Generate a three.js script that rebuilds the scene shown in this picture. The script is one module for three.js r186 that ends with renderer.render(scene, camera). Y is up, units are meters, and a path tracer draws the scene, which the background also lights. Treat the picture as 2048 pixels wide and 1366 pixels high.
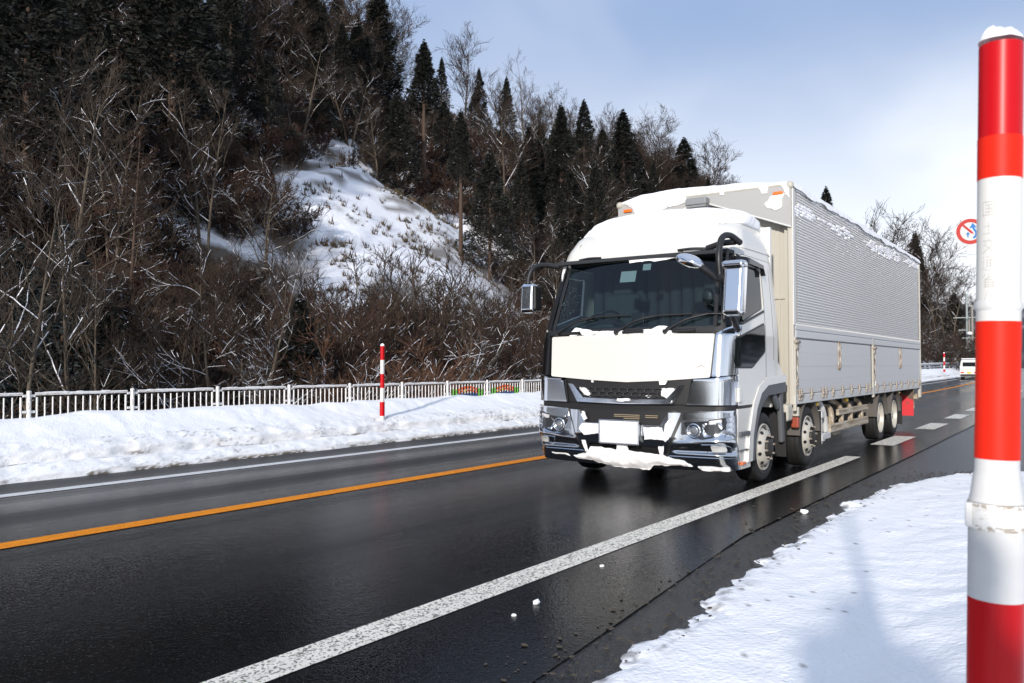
import * as THREE from 'three';
import { mergeGeometries } from 'three/addons/utils/BufferGeometryUtils.js';
import { MarchingCubes } from 'three/addons/objects/MarchingCubes.js';
import { RoundedBoxGeometry } from 'three/addons/geometries/RoundedBoxGeometry.js';

// ---------------------------------------------------------------- camera, sky, sun, exposure
// World: x to the right of the road, y up, -z along the road away from the camera. (D, N) = distance along the road, distance left of the camera.
const R = THREE.MathUtils.degToRad;
const scene = new THREE.Scene();
const EYE = 1.359, YAW = R(35.73), PITCH = R(1.64), FPX = 1659;
const camera = new THREE.PerspectiveCamera(2 * THREE.MathUtils.radToDeg(Math.atan(683 / FPX)), 1.5, 0.1, 4000);
camera.position.set(0, EYE, 0);
camera.rotation.order = 'YXZ';
camera.rotation.set(PITCH, YAW, 0);
camera.focus = 11; camera.userData.fStop = 7;
const renderer = new THREE.WebGLRenderer({ antialias: true });
renderer.toneMapping = THREE.LinearToneMapping;
renderer.toneMappingExposure = 1.27;
renderer.shadowMap.enabled = true;

const SUN_EL = R(17), SUN_AZ = R(16.5);      // behind the camera, a little to its right along the road
const sunDir = new THREE.Vector3(Math.sin(SUN_AZ) * Math.cos(SUN_EL), Math.sin(SUN_EL), Math.cos(SUN_AZ) * Math.cos(SUN_EL));
const sun = new THREE.DirectionalLight(new THREE.Color().setRGB(1, 0.93, 0.86), 3.3);
sun.position.copy(sunDir).multiplyScalar(200);
sun.castShadow = true; sun.shadow.radius = 3.5; sun.shadow.mapSize.set(4096, 4096);
Object.assign(sun.shadow.camera, { left: -120, right: 120, top: 120, bottom: -120, near: 1, far: 500 });
scene.add(sun, sun.target);

// ---------------------------------------------------------------- noise and random
function rng(seed) { let a = seed >>> 0; return () => { a = (a + 0x6d2b79f5) | 0; let t = Math.imul(a ^ (a >>> 15), 1 | a); t = (t + Math.imul(t ^ (t >>> 7), 61 | t)) ^ t; return ((t ^ (t >>> 14)) >>> 0) / 4294967296; }; }
const hash = (x, y) => { let n = Math.imul(x, 374761393) + Math.imul(y, 668265263) | 0; n = Math.imul(n ^ (n >>> 13), 1274126177); return ((n ^ (n >>> 16)) >>> 0) / 4294967296; };
function vn(x, y) { const i = Math.floor(x), j = Math.floor(y); let u = x - i, v = y - j; u = u * u * (3 - 2 * u); v = v * v * (3 - 2 * v);
  const a = hash(i, j), b = hash(i + 1, j), c = hash(i, j + 1), d = hash(i + 1, j + 1); return a + (b - a) * u + (c - a) * v + (a - b - c + d) * u * v; }
function fbm(x, y, o = 4) { let s = 0, a = 0.5, t = 0; for (let k = 0; k < o; k++) { s += a * vn(x, y); t += a; a *= 0.5; x = x * 2.03 + 17.1; y = y * 2.03 + 9.7; } return s / t; }   // 0..1
const sm = THREE.MathUtils.smoothstep, lerp = THREE.MathUtils.lerp, clamp = THREE.MathUtils.clamp;
const V = (x, y, z) => new THREE.Vector3(x, y, z);
const at = (D, N, H = 0) => V(-N, H, -D);
function interp(tab, x) { if (x <= tab[0][0]) return tab[0][1]; for (let i = 1; i < tab.length; i++) if (x <= tab[i][0]) { const a = tab[i - 1], b = tab[i]; return lerp(a[1], b[1], (x - a[0]) / (b[0] - a[0])); } return tab[tab.length - 1][1]; }

// ---------------------------------------------------------------- sky: blue above, bright thin cloud toward the horizon
{
  const w = 1024, h = 512, d = new Float32Array(w * h * 4);
  for (let j = 0; j < h; j++) for (let i = 0; i < w; i++) {
    const el = ((j + 0.5) / h - 0.5) * 180, az = ((i + 0.5) / w) * 2 * Math.PI;
    const e = Math.max(el, 0), k = 1 / (Math.sin(R(e)) + 0.22), px = Math.cos(az) * k, pz = Math.sin(az) * k;
    const c1 = fbm(px * 1.3 + 40, pz * 1.3 + 11, 5), c2 = fbm(px * 2.6 + 5, pz * 0.9 + 70, 4);
    const up = sm(e, 4, 24), zen = sm(e, 20, 80);
    let r = lerp(0.84, 0.27, up), g = lerp(0.88, 0.375, up), b = lerp(0.94, 0.585, up);
    r = lerp(r, 0.44, zen); g = lerp(g, 0.51, zen); b = lerp(b, 0.66, zen);
    const cl = clamp(sm(c1, 0.44, 0.72) * (0.95 - 0.86 * sm(e, 10, 21)) + 0.10 * sm(c2, 0.5, 0.8), 0, 1);
    r = lerp(r, 0.92, cl * 0.85); g = lerp(g, 0.94, cl * 0.85); b = lerp(b, 0.98, cl * 0.85);
    const gc = 0.22 * sm(c2, 0.52, 0.75) * sm(e, 10, 20);   // greyer cloud higher up
    r = lerp(r, 0.50, gc); g = lerp(g, 0.56, gc); b = lerp(b, 0.70, gc);
    const o = (j * w + i) * 4;
    d[o] = r; d[o + 1] = g; d[o + 2] = b; d[o + 3] = 1;
  }
  const t = new THREE.DataTexture(d, w, h, THREE.RGBAFormat, THREE.FloatType);
  t.mapping = THREE.EquirectangularReflectionMapping; t.magFilter = t.minFilter = THREE.LinearFilter; t.wrapS = THREE.RepeatWrapping; t.needsUpdate = true;
  scene.background = t; scene.environment = t;
}

// ---------------------------------------------------------------- helpers
const used = {};
function numbered(n) { const k = used[n] = (used[n] ?? -1) + 1; return k ? `${n}_${String(k).padStart(3, '0')}` : n; }
function tag(o, label, category, group, kind) { if (label) o.userData.label = label; if (category) o.userData.category = category; if (group) o.userData.group = group; if (kind) o.userData.kind = kind; return o; }
function mesh(name, geo, mat, parent = scene) { const m = new THREE.Mesh(geo, mat); m.name = parent === scene ? numbered(name) : name; m.castShadow = m.receiveShadow = true; parent.add(m); return m; }
function thing(name, label, category, pos = V(0, 0, 0), turn = 0, group) { const o = new THREE.Group(); o.name = numbered(name); o.position.copy(pos); o.rotation.y = turn; scene.add(o); return tag(o, label, category, group); }
function copyOf(src, pos, turn = 0, scale = 1, label, category, group) { const c = src.clone(); c.name = numbered(src.userData.base ?? src.name); c.userData = {}; scene.add(c); c.position.copy(pos); c.rotation.y = turn; if (Array.isArray(scale)) c.scale.set(...scale); else c.scale.setScalar(scale); return tag(c, label, category, group); }
function flat(g) { g = g.index ? g.toNonIndexed() : g; for (const k of Object.keys(g.attributes)) if (!['position', 'normal', 'uv'].includes(k)) g.deleteAttribute(k);
  if (!g.attributes.normal) g.computeVertexNormals(); if (!g.attributes.uv) g.setAttribute('uv', new THREE.BufferAttribute(new Float32Array(g.attributes.position.count * 2), 2)); g.morphAttributes = {}; return g; }
class MB {
  constructor() { this.g = []; }
  add(g, x = 0, y = 0, z = 0, rx = 0, ry = 0, rz = 0) { g = flat(g); g.applyMatrix4(new THREE.Matrix4().makeRotationFromEuler(new THREE.Euler(rx, ry, rz)).setPosition(x, y, z)); this.g.push(g); return this; }
  box(w, h, d, x, y, z, rx, ry, rz) { return this.add(new THREE.BoxGeometry(w, h, d), x, y, z, rx, ry, rz); }
  rbox(w, h, d, r, x, y, z, rx, ry, rz) { return this.add(new RoundedBoxGeometry(w, h, d, 3, Math.min(r, w / 2.01, h / 2.01, d / 2.01)), x, y, z, rx, ry, rz); }
  cyl(r1, r2, a, b, n = 16, open = false) { const dir = b.clone().sub(a), L = dir.length(), g = flat(new THREE.CylinderGeometry(r2, r1, L, n, 1, open)); g.applyQuaternion(new THREE.Quaternion().setFromUnitVectors(V(0, 1, 0), dir.normalize())); const m = a.clone().add(b).multiplyScalar(0.5); g.translate(m.x, m.y, m.z); this.g.push(g); return this; }
  tube(pts, r, n = 8, seg = 24) { return this.add(new THREE.TubeGeometry(new THREE.CatmullRomCurve3(pts), seg, r, n, false)); }
  build(name, mat, parent = scene) { return mesh(name, mergeGeometries(this.g), mat, parent); }
}
const mat = (rgb, rough = 0.6, metal = 0, more = {}) => new THREE.MeshStandardMaterial({ color: new THREE.Color().setRGB(...rgb), roughness: rough, metalness: metal, ...more });
function dataTex(n, fn, srgb = false, m = n) { const d = new Uint8Array(n * m * 4); for (let j = 0; j < m; j++) for (let i = 0; i < n; i++) { const c = fn(i, j), o = (j * n + i) * 4; d[o] = clamp(c[0], 0, 1) * 255; d[o + 1] = clamp(c[1], 0, 1) * 255; d[o + 2] = clamp(c[2], 0, 1) * 255; d[o + 3] = 255; }
  const t = new THREE.DataTexture(d, n, m); t.wrapS = t.wrapT = THREE.RepeatWrapping; t.magFilter = THREE.LinearFilter; t.minFilter = THREE.LinearMipmapLinearFilter; if (srgb) t.colorSpace = THREE.SRGBColorSpace; t.needsUpdate = true; return t; }
const toS = (l) => l <= 0.0031308 ? l * 12.92 : 1.055 * Math.pow(l, 1 / 2.4) - 0.055;      // linear value -> sRGB
const tvn = (x, y, p) => { const i = Math.floor(x), j = Math.floor(y); let u = x - i, v = y - j; u = u * u * (3 - 2 * u); v = v * v * (3 - 2 * v); const q = (a, b) => hash(((a % p) + p) % p + 31 * p, ((b % p) + p) % p); return lerp(lerp(q(i, j), q(i + 1, j), u), lerp(q(i, j + 1), q(i + 1, j + 1), u), v); };   // tiling noise
function tfbm(u, v, p, o) { let s = 0, a = 0.5, t = 0; for (let k = 0; k < o; k++) { s += a * tvn(u * p, v * p, p); t += a; a *= 0.5; p *= 2; } return s / t; }
function gridMesh(us, vs, fn, uvfn, colfn) { const P = [], U = [], C = [], I = [], nu = us.length, nv = vs.length;
  for (let j = 0; j < nv; j++) for (let i = 0; i < nu; i++) { const p = fn(us[i], vs[j]); P.push(p.x, p.y, p.z); U.push(...(uvfn ? uvfn(us[i], vs[j]) : [us[i], vs[j]])); if (colfn) C.push(...colfn(us[i], vs[j], p)); }
  for (let j = 0; j < nv - 1; j++) for (let i = 0; i < nu - 1; i++) { const a = j * nu + i, b = a + 1, c = a + nu, d = c + 1; I.push(a, b, d, a, d, c); }
  const g = new THREE.BufferGeometry(); g.setAttribute('position', new THREE.Float32BufferAttribute(P, 3)); g.setAttribute('uv', new THREE.Float32BufferAttribute(U, 2)); if (colfn) g.setAttribute('color', new THREE.Float32BufferAttribute(C, 3)); g.setIndex(I); g.computeVertexNormals(); return g; }
function steps(a, b, s) { const o = [], n = Math.max(1, Math.round((b - a) / s)); for (let i = 0; i <= n; i++) o.push(a + (b - a) * i / n); return o; }

// ray through a pixel of the 2048 x 1366 photograph, in (D, N, H) per unit
function ray(px, py) { const X = (px - 1024) / FPX, Y = (683 - py) / FPX, c = Math.cos(PITCH), s = Math.sin(PITCH), fw = c - Y * s, up = s + Y * c; return [fw * Math.cos(YAW) + X * Math.sin(YAW), fw * Math.sin(YAW) - X * Math.cos(YAW), up]; }

// ---------------------------------------------------------------- ground: road, verge, snow banks, hillside
const curve = (D) => D <= 0 ? 0 : D < 100 ? 3.1e-4 * D * D : 3.1 + 0.062 * (D - 100);      // the road bends gently to the left
const DR = [...steps(-14, 30, 0.5), ...steps(31, 100, 1.5), ...steps(104, 420, 6)];

const snowBump = dataTex(512, (i, j) => { const a = tfbm(i / 512, j / 512, 8, 6), b = tfbm(i / 512 + 0.3, j / 512, 64, 3); const v = a * 0.6 + b * 0.4; return [v, v, v]; });
const snowTint = dataTex(512, (i, j) => { const a = tfbm(i / 512, j / 512, 6, 5), v = toS(0.91 + 0.06 * (a - 0.5)); return [v, v, v * 1.004]; }, true);
const snowMat = new THREE.MeshPhysicalMaterial({ color: 0xffffff, roughness: 0.75, map: snowTint, bumpMap: snowBump, bumpScale: 0.014, specularIntensity: 0.4 });
const vsnow = new THREE.MeshPhysicalMaterial({ color: 0xffffff, roughness: 0.8, vertexColors: true, bumpMap: snowBump, bumpScale: 0.014, specularIntensity: 0.4 });
const plainSnow = new THREE.MeshPhysicalMaterial({ color: new THREE.Color().setRGB(0.90, 0.90, 0.90), roughness: 0.75, specularIntensity: 0.4 });

// asphalt
const aspTex = dataTex(1024, (i, j) => { const u = i / 1024, v = j / 1024, g = hash(i, j), g2 = hash(i >> 1, (j >> 1) + 999), b = tfbm(u, v, 5, 4); let l = 0.007 + 0.004 * (b - 0.5) + 0.010 * (g - 0.5) + 0.008 * (g2 - 0.5); if (g2 > 0.985) l += 0.05 * g; const s = toS(Math.max(0.008, l)); return [s, s, s * 1.01]; }, true);
const aspBump = dataTex(1024, (i, j) => { const u = i / 1024, v = j / 1024, a = tfbm(u, v, 128, 2), b = hash(i >> 1, j >> 1), c = tfbm(u + 0.5, v, 10, 3); const q = 0.45 * a + 0.5 * b + 0.05 * c; return [q, q, q]; });
// wetness bands: v across the road (12.5 m), u along (50 m)
const wetTex = dataTex(1024, (i, j) => {
  const N = 0.5 + j / 512 * 12.5, u = i / 1024, n = tfbm(u, j / 512, 12, 4), st = tvn(u * 6, j / 2.2, 512) - 0.5;
  let r = 0.21;
  for (const [c, w, a] of [[3.6, 0.5, -0.07], [5.6, 0.55, -0.06], [7.9, 0.35, 0.20], [9.0, 0.2, 0.1], [6.3, 0.2, 0.07], [2.55, 0.4, -0.12], [9.95, 0.45, 0.24], [4.7, 0.3, 0.04]]) r += a * Math.exp(-(((N - c) / w) ** 2)) * (0.7 + 0.6 * n);
  r += 0.08 * (n - 0.5) + 0.05 * st;
  return [0, clamp(r, 0.12, 0.9), 0]; }, false, 512);
wetTex.wrapT = THREE.ClampToEdgeWrapping;
aspTex.repeat.set(1 / 3, 1 / 3); aspBump.repeat.set(1 / 3, 1 / 3); wetTex.repeat.set(1 / 50, 1 / 12.5); wetTex.offset.set(0, -0.5 / 12.5);
const asphalt = new THREE.MeshPhysicalMaterial({ map: aspTex, bumpMap: aspBump, bumpScale: 0.0013, roughnessMap: wetTex, roughness: 1, vertexColors: true, specularIntensity: 0.22 });
{
  const edgeR = (D) => D < 6.5 ? lerp(1.98, 2.38, clamp((D - 2.5) / 4, 0, 1)) : 2.38 + 0.012 * (fbm(D * 1.5, 4, 3) - 0.5);
  const us = steps(0, 1, 1 / 84);
  const g = gridMesh(us, DR, (t, D) => { const a = edgeR(D), N = lerp(a, 10.5, t); return at(D, N + curve(D), 0); }, (t, D) => [D, lerp(edgeR(D), 10.5, t)],
    (t, D) => { const N = lerp(edgeR(D), 10.5, t); let k = 1 + 0.5 * (fbm(D * 0.25 + 3, N * 1.6, 4) - 0.5); const dry = Math.exp(-(((N - 7.9) / 0.28) ** 2)) * sm(fbm(D * 0.5, N * 3, 3), 0.25, 0.6) * 0.9 + Math.exp(-(((N - 10.0) / 0.42) ** 2)) * 1.6 + Math.exp(-(((N - 9.0) / 0.16) ** 2)) * 0.35; k += dry; return [k, k, k * 0.98]; });
  tag(mesh('road', g, asphalt), 'dark wet two-lane asphalt road curving gently left', 'road', null, 'structure');
  // rough broken asphalt between the lane edge and the snow, and the side opening behind the verge
  const rough = new THREE.MeshPhysicalMaterial({ map: aspTex, bumpMap: aspBump, bumpScale: 0.008, roughness: 0.33, vertexColors: true });
  const g2 = gridMesh([...steps(-9, 0.5, 0.5), ...steps(0.6, 2.8, 0.1)], DR, (N, D) => at(D, N + curve(D), -0.005 + (N < 2.36 ? 0.012 * (fbm(D * 6, N * 6, 3) - 0.72) : -0.01)), (N, D) => [D + 0.7, N], (N, D) => { const k = 1.0 + 2.2 * (fbm(D * 1.3, N * 3, 4) - 0.42); return [k, k * 0.92, k * 0.8]; });
  tag(mesh('road_shoulder', g2, rough), 'rough gritty asphalt shoulder beside the snowy verge', 'road shoulder', null, 'structure');
}
// painted lines
function paintTex(base, wear, seed) { return dataTex(1024, (i, j) => { const u = i / 1024, v = j / 128, n = tfbm(u + seed, v, 64, 3), f = hash(i + seed * 100, j), big = tfbm(u, v + seed, 12, 3), sp = tfbm(u + 0.37 * seed, v * 0.11, 220, 2); const worn = sp > wear[0] + 0.12 * (big - 0.5) || f > wear[1]; const k = worn ? 0.07 + 0.3 * f : 0.9 + 0.22 * (n - 0.5) + 0.2 * (big - 0.5); return base.map((c) => toS(c * k)); }, true, 128); }
function paintMat(base, wear, seed) { const t = paintTex(base, wear, seed); t.repeat.set(1 / 2.4, 1 / 0.26); return new THREE.MeshPhysicalMaterial({ map: t, roughness: 0.62, bumpMap: aspBump, bumpScale: 0.002, specularIntensity: 0.3 }); }
const whitePaint = paintMat([0.92, 0.87, 0.75], [0.635, 0.992], 1), whitePaint2 = paintMat([0.78, 0.78, 0.76], [0.8, 0.998], 2), orangePaint = paintMat([0.92, 0.30, 0.008], [0.78, 0.993], 3);
function stripe(name, n0, n1, d0, d1, m, label, group, h = 0.004) {
  const ds = DR.filter((d) => d > d0 + 0.05 && d < d1 - 0.05); ds.unshift(d0); ds.push(d1);
  const g = gridMesh([n0, n1], ds, (N, D) => at(D, N + curve(D), h + (D > 60 ? 0.01 : 0)), (N, D) => [D, N - n0]);
  return tag(mesh(name, g, m), label, 'road marking', group, undefined);
}
stripe('lane_line', 2.95, 3.17, -12, 13.02, whitePaint, 'solid worn white line along the near edge of the lane');
stripe('lane_line', 9.24, 9.44, -14, 300, whitePaint2, 'thin white line along the far road edge below the snow bank');
stripe('centre_line', 6.66, 6.88, -14, 300, orangePaint, 'solid orange centre line between the two lanes');
[['nearest thick white dash on the road, closest to the end of the solid line'], ['second thick white dash beyond the solid line, behind the red mudflap'], ['third and farthest thick white dash beside the striped pole']].forEach(([l], k) => stripe('dash_mark', 2.9, 3.28, 15.15 + 4.3 * k, 17.3 + 4.3 * k, whitePaint, l));
for (let k = 3; k < 9; k++) stripe('dash_mark', 2.9, 3.28, 15.15 + 4.3 * k, 17.3 + 4.3 * k, whitePaint, 'small far white dash in the row hidden by the striped pole', 'far lane dashes');

// near verge: trodden snow rising to the right, ragged edge on the asphalt
const vergeEdge = (D) => interp([[-14, 1.75], [3, 1.90], [3.5, 1.93], [4.2, 1.92], [4.8, 2.02], [6, 2.06], [8.5, 2.14], [10.3, 2.06], [11.3, 1.75], [12.0, 1.35], [12.6, 0.3], [13.2, -1.5], [14, -6]], D);
function verge(D, N) {
  const e = vergeEdge(D) + 0.24 * (fbm(D * 2.2, N * 2.2, 4) - 0.5) + 0.22 * (fbm(D * 8, N * 8, 4) - 0.5), s = e - N;          // > 0 on the snow
  const back = D > 12.2 ? 0 : 1;
  let hgt = -0.03 + 0.065 * sm(s, 0, 0.22) + 0.10 * sm(s, 0.3, 2.2) + 0.22 * sm(s, 2.2, 6);
  hgt += 0.05 * sm(s, 0.1, 0.6) * (fbm(D * 0.9 + 4, N * 1.3, 4) - 0.5) + 0.016 * (fbm(D * 5, N * 7, 3) - 0.5) * sm(s, 0, 0.2) + 0.02 * sm(s, 0.15, 0.6) * (fbm(D * 2.4 + N * 2, N * 3.1 - D, 3) - 0.5);
  hgt += 0.11 * Math.exp(-(((N - 0.25 + (D - 3.4) * 0.10) / 0.42) ** 2)) * sm(D, 1.2, 2.4) * (1 - sm(D, 8, 10.5));
  return hgt;
}
{
  const Ns = [...steps(-26, -4, 1.0), ...steps(-3.7, -0.7, 0.3), ...steps(-0.6, 2.5, 0.03)], Ds = [...steps(-14, 1, 0.5), ...steps(1.1, 14.2, 0.035)];
  const g = gridMesh(Ns, Ds, (N, D) => at(D, N + curve(D), verge(D, N)), (N, D) => [D / 1.3, N / 1.3], (N, D) => {
    const s = vergeEdge(D) + 0.10 * (fbm(D * 9, N * 9, 3) - 0.5) - N, grit = fbm(D * 14, N * 14, 3), h = hash(Math.round(D * 40), Math.round(N * 40));
    const dirt = (grit > 0.60 ? 1 : 0) * (1 - sm(s, 0.05, 0.35)) * 0.7 + (h > 0.992 && s < 0.9 ? 0.7 : 0);
    return [lerp(0.93, 0.10, dirt), lerp(0.93, 0.085, dirt), lerp(0.93, 0.07, dirt)]; });
  tag(mesh('snow_verge', g, vsnow), 'low trodden snow on the near road verge', 'snow', null, 'structure');
  const far = gridMesh([...steps(-60, -10, 5), ...steps(-8, 1.2, 0.4)], [...steps(21, 60, 0.8), ...steps(64, 420, 6)], (N, D) => { const s = 1.0 - N + 0.4 * (fbm(D * 0.6, N, 3) - 0.5) - 4 * (1 - sm(D, 21, 25)); return at(D, N + curve(D), -0.05 + 0.75 * sm(s, 0, 2.0) * (0.7 + 0.6 * fbm(D * 0.4, N * 0.4, 3)) + 0.02 * Math.max(0, -N - 10)); }, (N, D) => [D / 1.3, N / 1.3]);
  tag(mesh('snow_verge', far, snowMat), 'ploughed snow along the near side farther down the road', 'snow', null, 'structure');
}
// far snow bank with a cut, dirty foot
const bankTop = (D) => 0.66 + 0.35 * sm(D, 30, 70);
function bank(D, t) {                                          // t 0..1 from the road foot to the back
  const K = bankTop(D) / 0.66;
  const prof = [[0, 10.22, 0.0], [0.08, 10.27, 0.075], [0.18, 10.48, 0.15], [0.28, 10.58, 0.17], [0.36, 10.64, 0.29], [0.46, 10.86, 0.39], [0.58, 11.2, 0.48], [0.72, 11.65, 0.64], [0.82, 12.05, 0.66], [0.92, 12.6, 0.42], [1, 13.3, -0.35]];
  let N = interp(prof.map((p) => [p[0], p[1]]), t), H = interp(prof.map((p) => [p[0], p[2]]), t) * K;
  const mid = sm(t, 0.02, 0.12) * (1 - sm(t, 0.85, 1));
  N += mid * (0.10 * (fbm(D * 1.4, t * 4 + 7, 4) - 0.5) + 0.045 * (fbm(D * 7, t * 22, 3) - 0.5)) + 0.10 * (fbm(D * 1.1, 3, 4) - 0.5);
  const rough = 1 - sm(t, 0.42, 0.6);
  H += mid * (0.10 * (fbm(D * 1.05 + 9, t * 2.5, 4) - 0.5) * sm(t, 0.3, 0.7) * 0.8 + rough * 0.055 * (fbm(D * 3, t * 12, 4) - 0.5) + rough * 0.016 * (fbm(D * 16, t * 45, 3) - 0.5));
  H += 0.05 * (fbm(D * 1.1 + 3, 8, 3) - 0.5) * 2 * sm(t, 0.62, 0.74) * (1 - sm(t, 0.85, 0.95)) * (D < 30 ? 1 : 0);
  H += 0.05 * (fbm(D * 0.45, 2, 3) - 0.5) * sm(t, 0.5, 0.75);
  return [N, H];
}
function bankColor(D, t) {
  const crack = Math.abs(t - (0.27 + 0.07 * (fbm(D * 0.8, 5, 3) - 0.5))), c1 = (1 - sm(crack, 0.0, 0.035)) * sm(fbm(D * 1.3 + 2, t * 3, 4), 0.42, 0.6);
  const foot = (1 - sm(t, 0.015, 0.07)) * sm(fbm(D * 3.5, t * 9, 4), 0.38, 0.58), sp = fbm(D * 24, t * 60, 3) > 0.66 && t < 0.5 ? 0.5 : 0, film = (t < 0.5 ? 0.13 : 0) * sm(fbm(D * 5, t * 20, 4), 0.4, 0.75);
  const g = fbm(D * 30, t * 80, 2), d = clamp(c1 * (0.25 + 0.75 * (g > 0.42)) + foot * (g > 0.38 ? 0.95 : 0.25) + sp * sm(fbm(D * 2, t * 6, 3), 0.4, 0.7) + film, 0, 0.95);
  return [lerp(0.93, 0.12, d), lerp(0.93, 0.092, d), lerp(0.92, 0.062, d)];
}
{
  const Ds = [...steps(-14, 2.5, 0.3), ...steps(2.55, 20, 0.045), ...steps(20.5, 60, 0.5), ...steps(62, 420, 3)], Ts = steps(0, 1, 1 / 72);
  const g = gridMesh(Ts, Ds, (t, D) => { const [N, H] = bank(D, t); return at(D, N + curve(D), H); }, (t, D) => [D / 1.1, t * 4 / 1.1], (t, D) => bankColor(D, t));
  tag(mesh('snow_bank', g, vsnow), 'ploughed snow bank with a dirty foot along the far road edge', 'snow bank', null, 'structure');
}
// hillside
const clearing = (D, N) => {                                 // > 0 inside the open snowy face
  const a = D / N, b = N;                                  // direction and distance
  const l = interp([[28, 0.84], [34, 0.86], [37, 0.85], [39, 0.77], [42.5, 0.74], [45, 0.80], [47, 0.87], [49.6, 0.93]], b), r = interp([[28, 1.36], [36, 1.34], [42, 1.28], [45, 1.13], [47, 1.04], [49.6, 0.94]], b);
  return Math.min(a - l, r - a) * b; };
function hill(D, N) {
  const n = N - curve(D);
  let h = interp([[12.2, -0.3], [14, -1.3], [17, -1.9], [21, -1.7], [25, 0.1], [30, 2.9], [40, 10.0], [52, 20.2], [64, 30.2], [70, 33.6], [76, 34.0], [95, 27], [140, 10], [200, 0]], n);
  const up = sm(n, 22, 34);
  const cq = 1 - 0.75 * sm(clearing(D, N), -4, 4); h += up * cq * (5.0 * (fbm(D * 0.035 + 2, N * 0.035, 4) - 0.5) + 1.6 * (fbm(D * 0.13, N * 0.13, 3) - 0.5)) + 0.5 * (fbm(D * 0.4, N * 0.4, 3) - 0.5) * sm(n, 13, 15);
  const c = clearing(D, N); h += 1.6 * sm(c, -3, 6) * up - 1.5 * up * Math.exp(-(((c + 4) / 3) ** 2)) * (D / N > 1.0 ? 1 : 0);
  return h;
}
{
  const hit = (px, py) => { const r = ray(px, py); for (let N = 26; N < 80; N += 0.1) { const D = N * r[0] / r[1]; if (hill(D, N) >= EYE + N * r[2] / r[1]) return [D, N]; } return [50, 45]; };
  const BARE = [[812, 404, 2.6, 0.8], [790, 420, 1.6, 0.5], [873, 503, 2.0, 0.7], [755, 372, 2.2, 0.6], [975, 515, 2.0, 0.9], [640, 370, 1.6, 0.5], [700, 350, 1.2, 0.5]].map(([x, y, a, b]) => [...hit(x, y), a, b]);
  const Ds = [...steps(-170, -44, 6), ...steps(-40, 110, 0.7), ...steps(114, 700, 9)], Ns = [...steps(0, 60, 0.6), ...steps(63, 200, 6)];
  const g = gridMesh(Ns, Ds, (o, D) => { const N = 12.4 + o + curve(D); return at(D, N, hill(D, N)); }, (o, D) => [D / 2.2, o / 2.2], (o, D) => {
    const N = 12.4 + o + curve(D), c = clearing(D, N), open = sm(c, -1.5, 1.5);
    let brown = (1 - open) * sm(fbm(D * 0.22, N * 0.22, 4), 0.42, 0.55) * sm(o, 10, 18) * 0.95 * (D / N > 0.98 && o < 36 ? 0.35 : 1);
    brown = Math.max(brown, open * 0.5 * sm(fbm(D * 0.9 + 3, N * 1.5, 4), 0.64, 0.74) , open * sm(fbm(D * 0.30 + 8, N * 0.5, 3), 0.70, 0.76) * 0.8);
    for (const [pd, pn, rd, rn] of BARE) { const q = Math.hypot((D - pd) / rd, (N - pn) / rn) + 0.9 * (fbm(D * 0.9, N * 0.9, 3) - 0.5); brown = Math.max(brown, (1 - sm(q, 0.7, 1.0)) * 0.8); }
    const gr = 0.7 + 0.6 * hash(Math.round(D * 3), Math.round(N * 3));
    return [lerp(0.84, 0.085 * gr, brown), lerp(0.85, 0.066 * gr, brown), lerp(0.88, 0.045 * gr, brown)]; });
  const hillMat = vsnow.clone(); hillMat.bumpScale = 0.06;
  tag(mesh('hillside', g, hillMat), 'steep snowy hillside rising beyond the fence', 'hillside', null, 'structure');
  // the near side of the valley, behind and to the right of the camera
  const ns = gridMesh(steps(26, 170, 4), steps(-90, 420, 8), (o, D) => at(D, -o + curve(D) * 0.6, 0.62 + 13 * sm(o, 40, 160) + 2.5 * (fbm(D * 0.05, o * 0.05, 3) - 0.5)), (o, D) => [D / 2.2, o / 2.2], (o, D) => { const b = sm(fbm(D * 0.12, o * 0.12, 4), 0.4, 0.55) * 0.9; return [lerp(0.8, 0.07, b), lerp(0.81, 0.055, b), lerp(0.84, 0.04, b)]; });
  tag(mesh('hillside', ns, hillMat), 'wooded hillside on the near side of the valley, mirrored in the chrome', 'hillside', null, 'structure');
  // far mountain closing the valley
  const m = gridMesh(steps(-900, 900, 12), steps(0, 1, 1 / 16), (x, t) => { const D = 1150 + 350 * t, top = 40 + 45 * fbm(x * 0.004, 3, 4) + 22 * fbm(x * 0.02, 9, 3); return at(D + 40 * fbm(x * 0.02, t * 3, 3), 0 - x, -5 + top * Math.pow(t, 0.8) * 1.25); }, (x, t) => [x / 30, t * 10], (x, t) => { const k = fbm(x * 0.08, t * 14, 4), s = sm(k, 0.5, 0.75) * 0.3; return [0.035 + 0.5 * s, 0.036 + 0.5 * s, 0.04 + 0.52 * s]; });
  tag(mesh('far_hill', m, new THREE.MeshStandardMaterial({ vertexColors: true, roughness: 1 })), 'distant dark wooded hill closing the valley', 'hill', null, 'structure');
  const gnd = gridMesh(steps(-1500, 60, 120), steps(-1500, 2500, 250), (x, D) => at(D, x, -2.6), (x, D) => [D, x]);
  tag(mesh('ground', gnd, plainSnow), 'snow-covered valley floor reaching the horizon', 'ground', null, 'structure');
}
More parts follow.
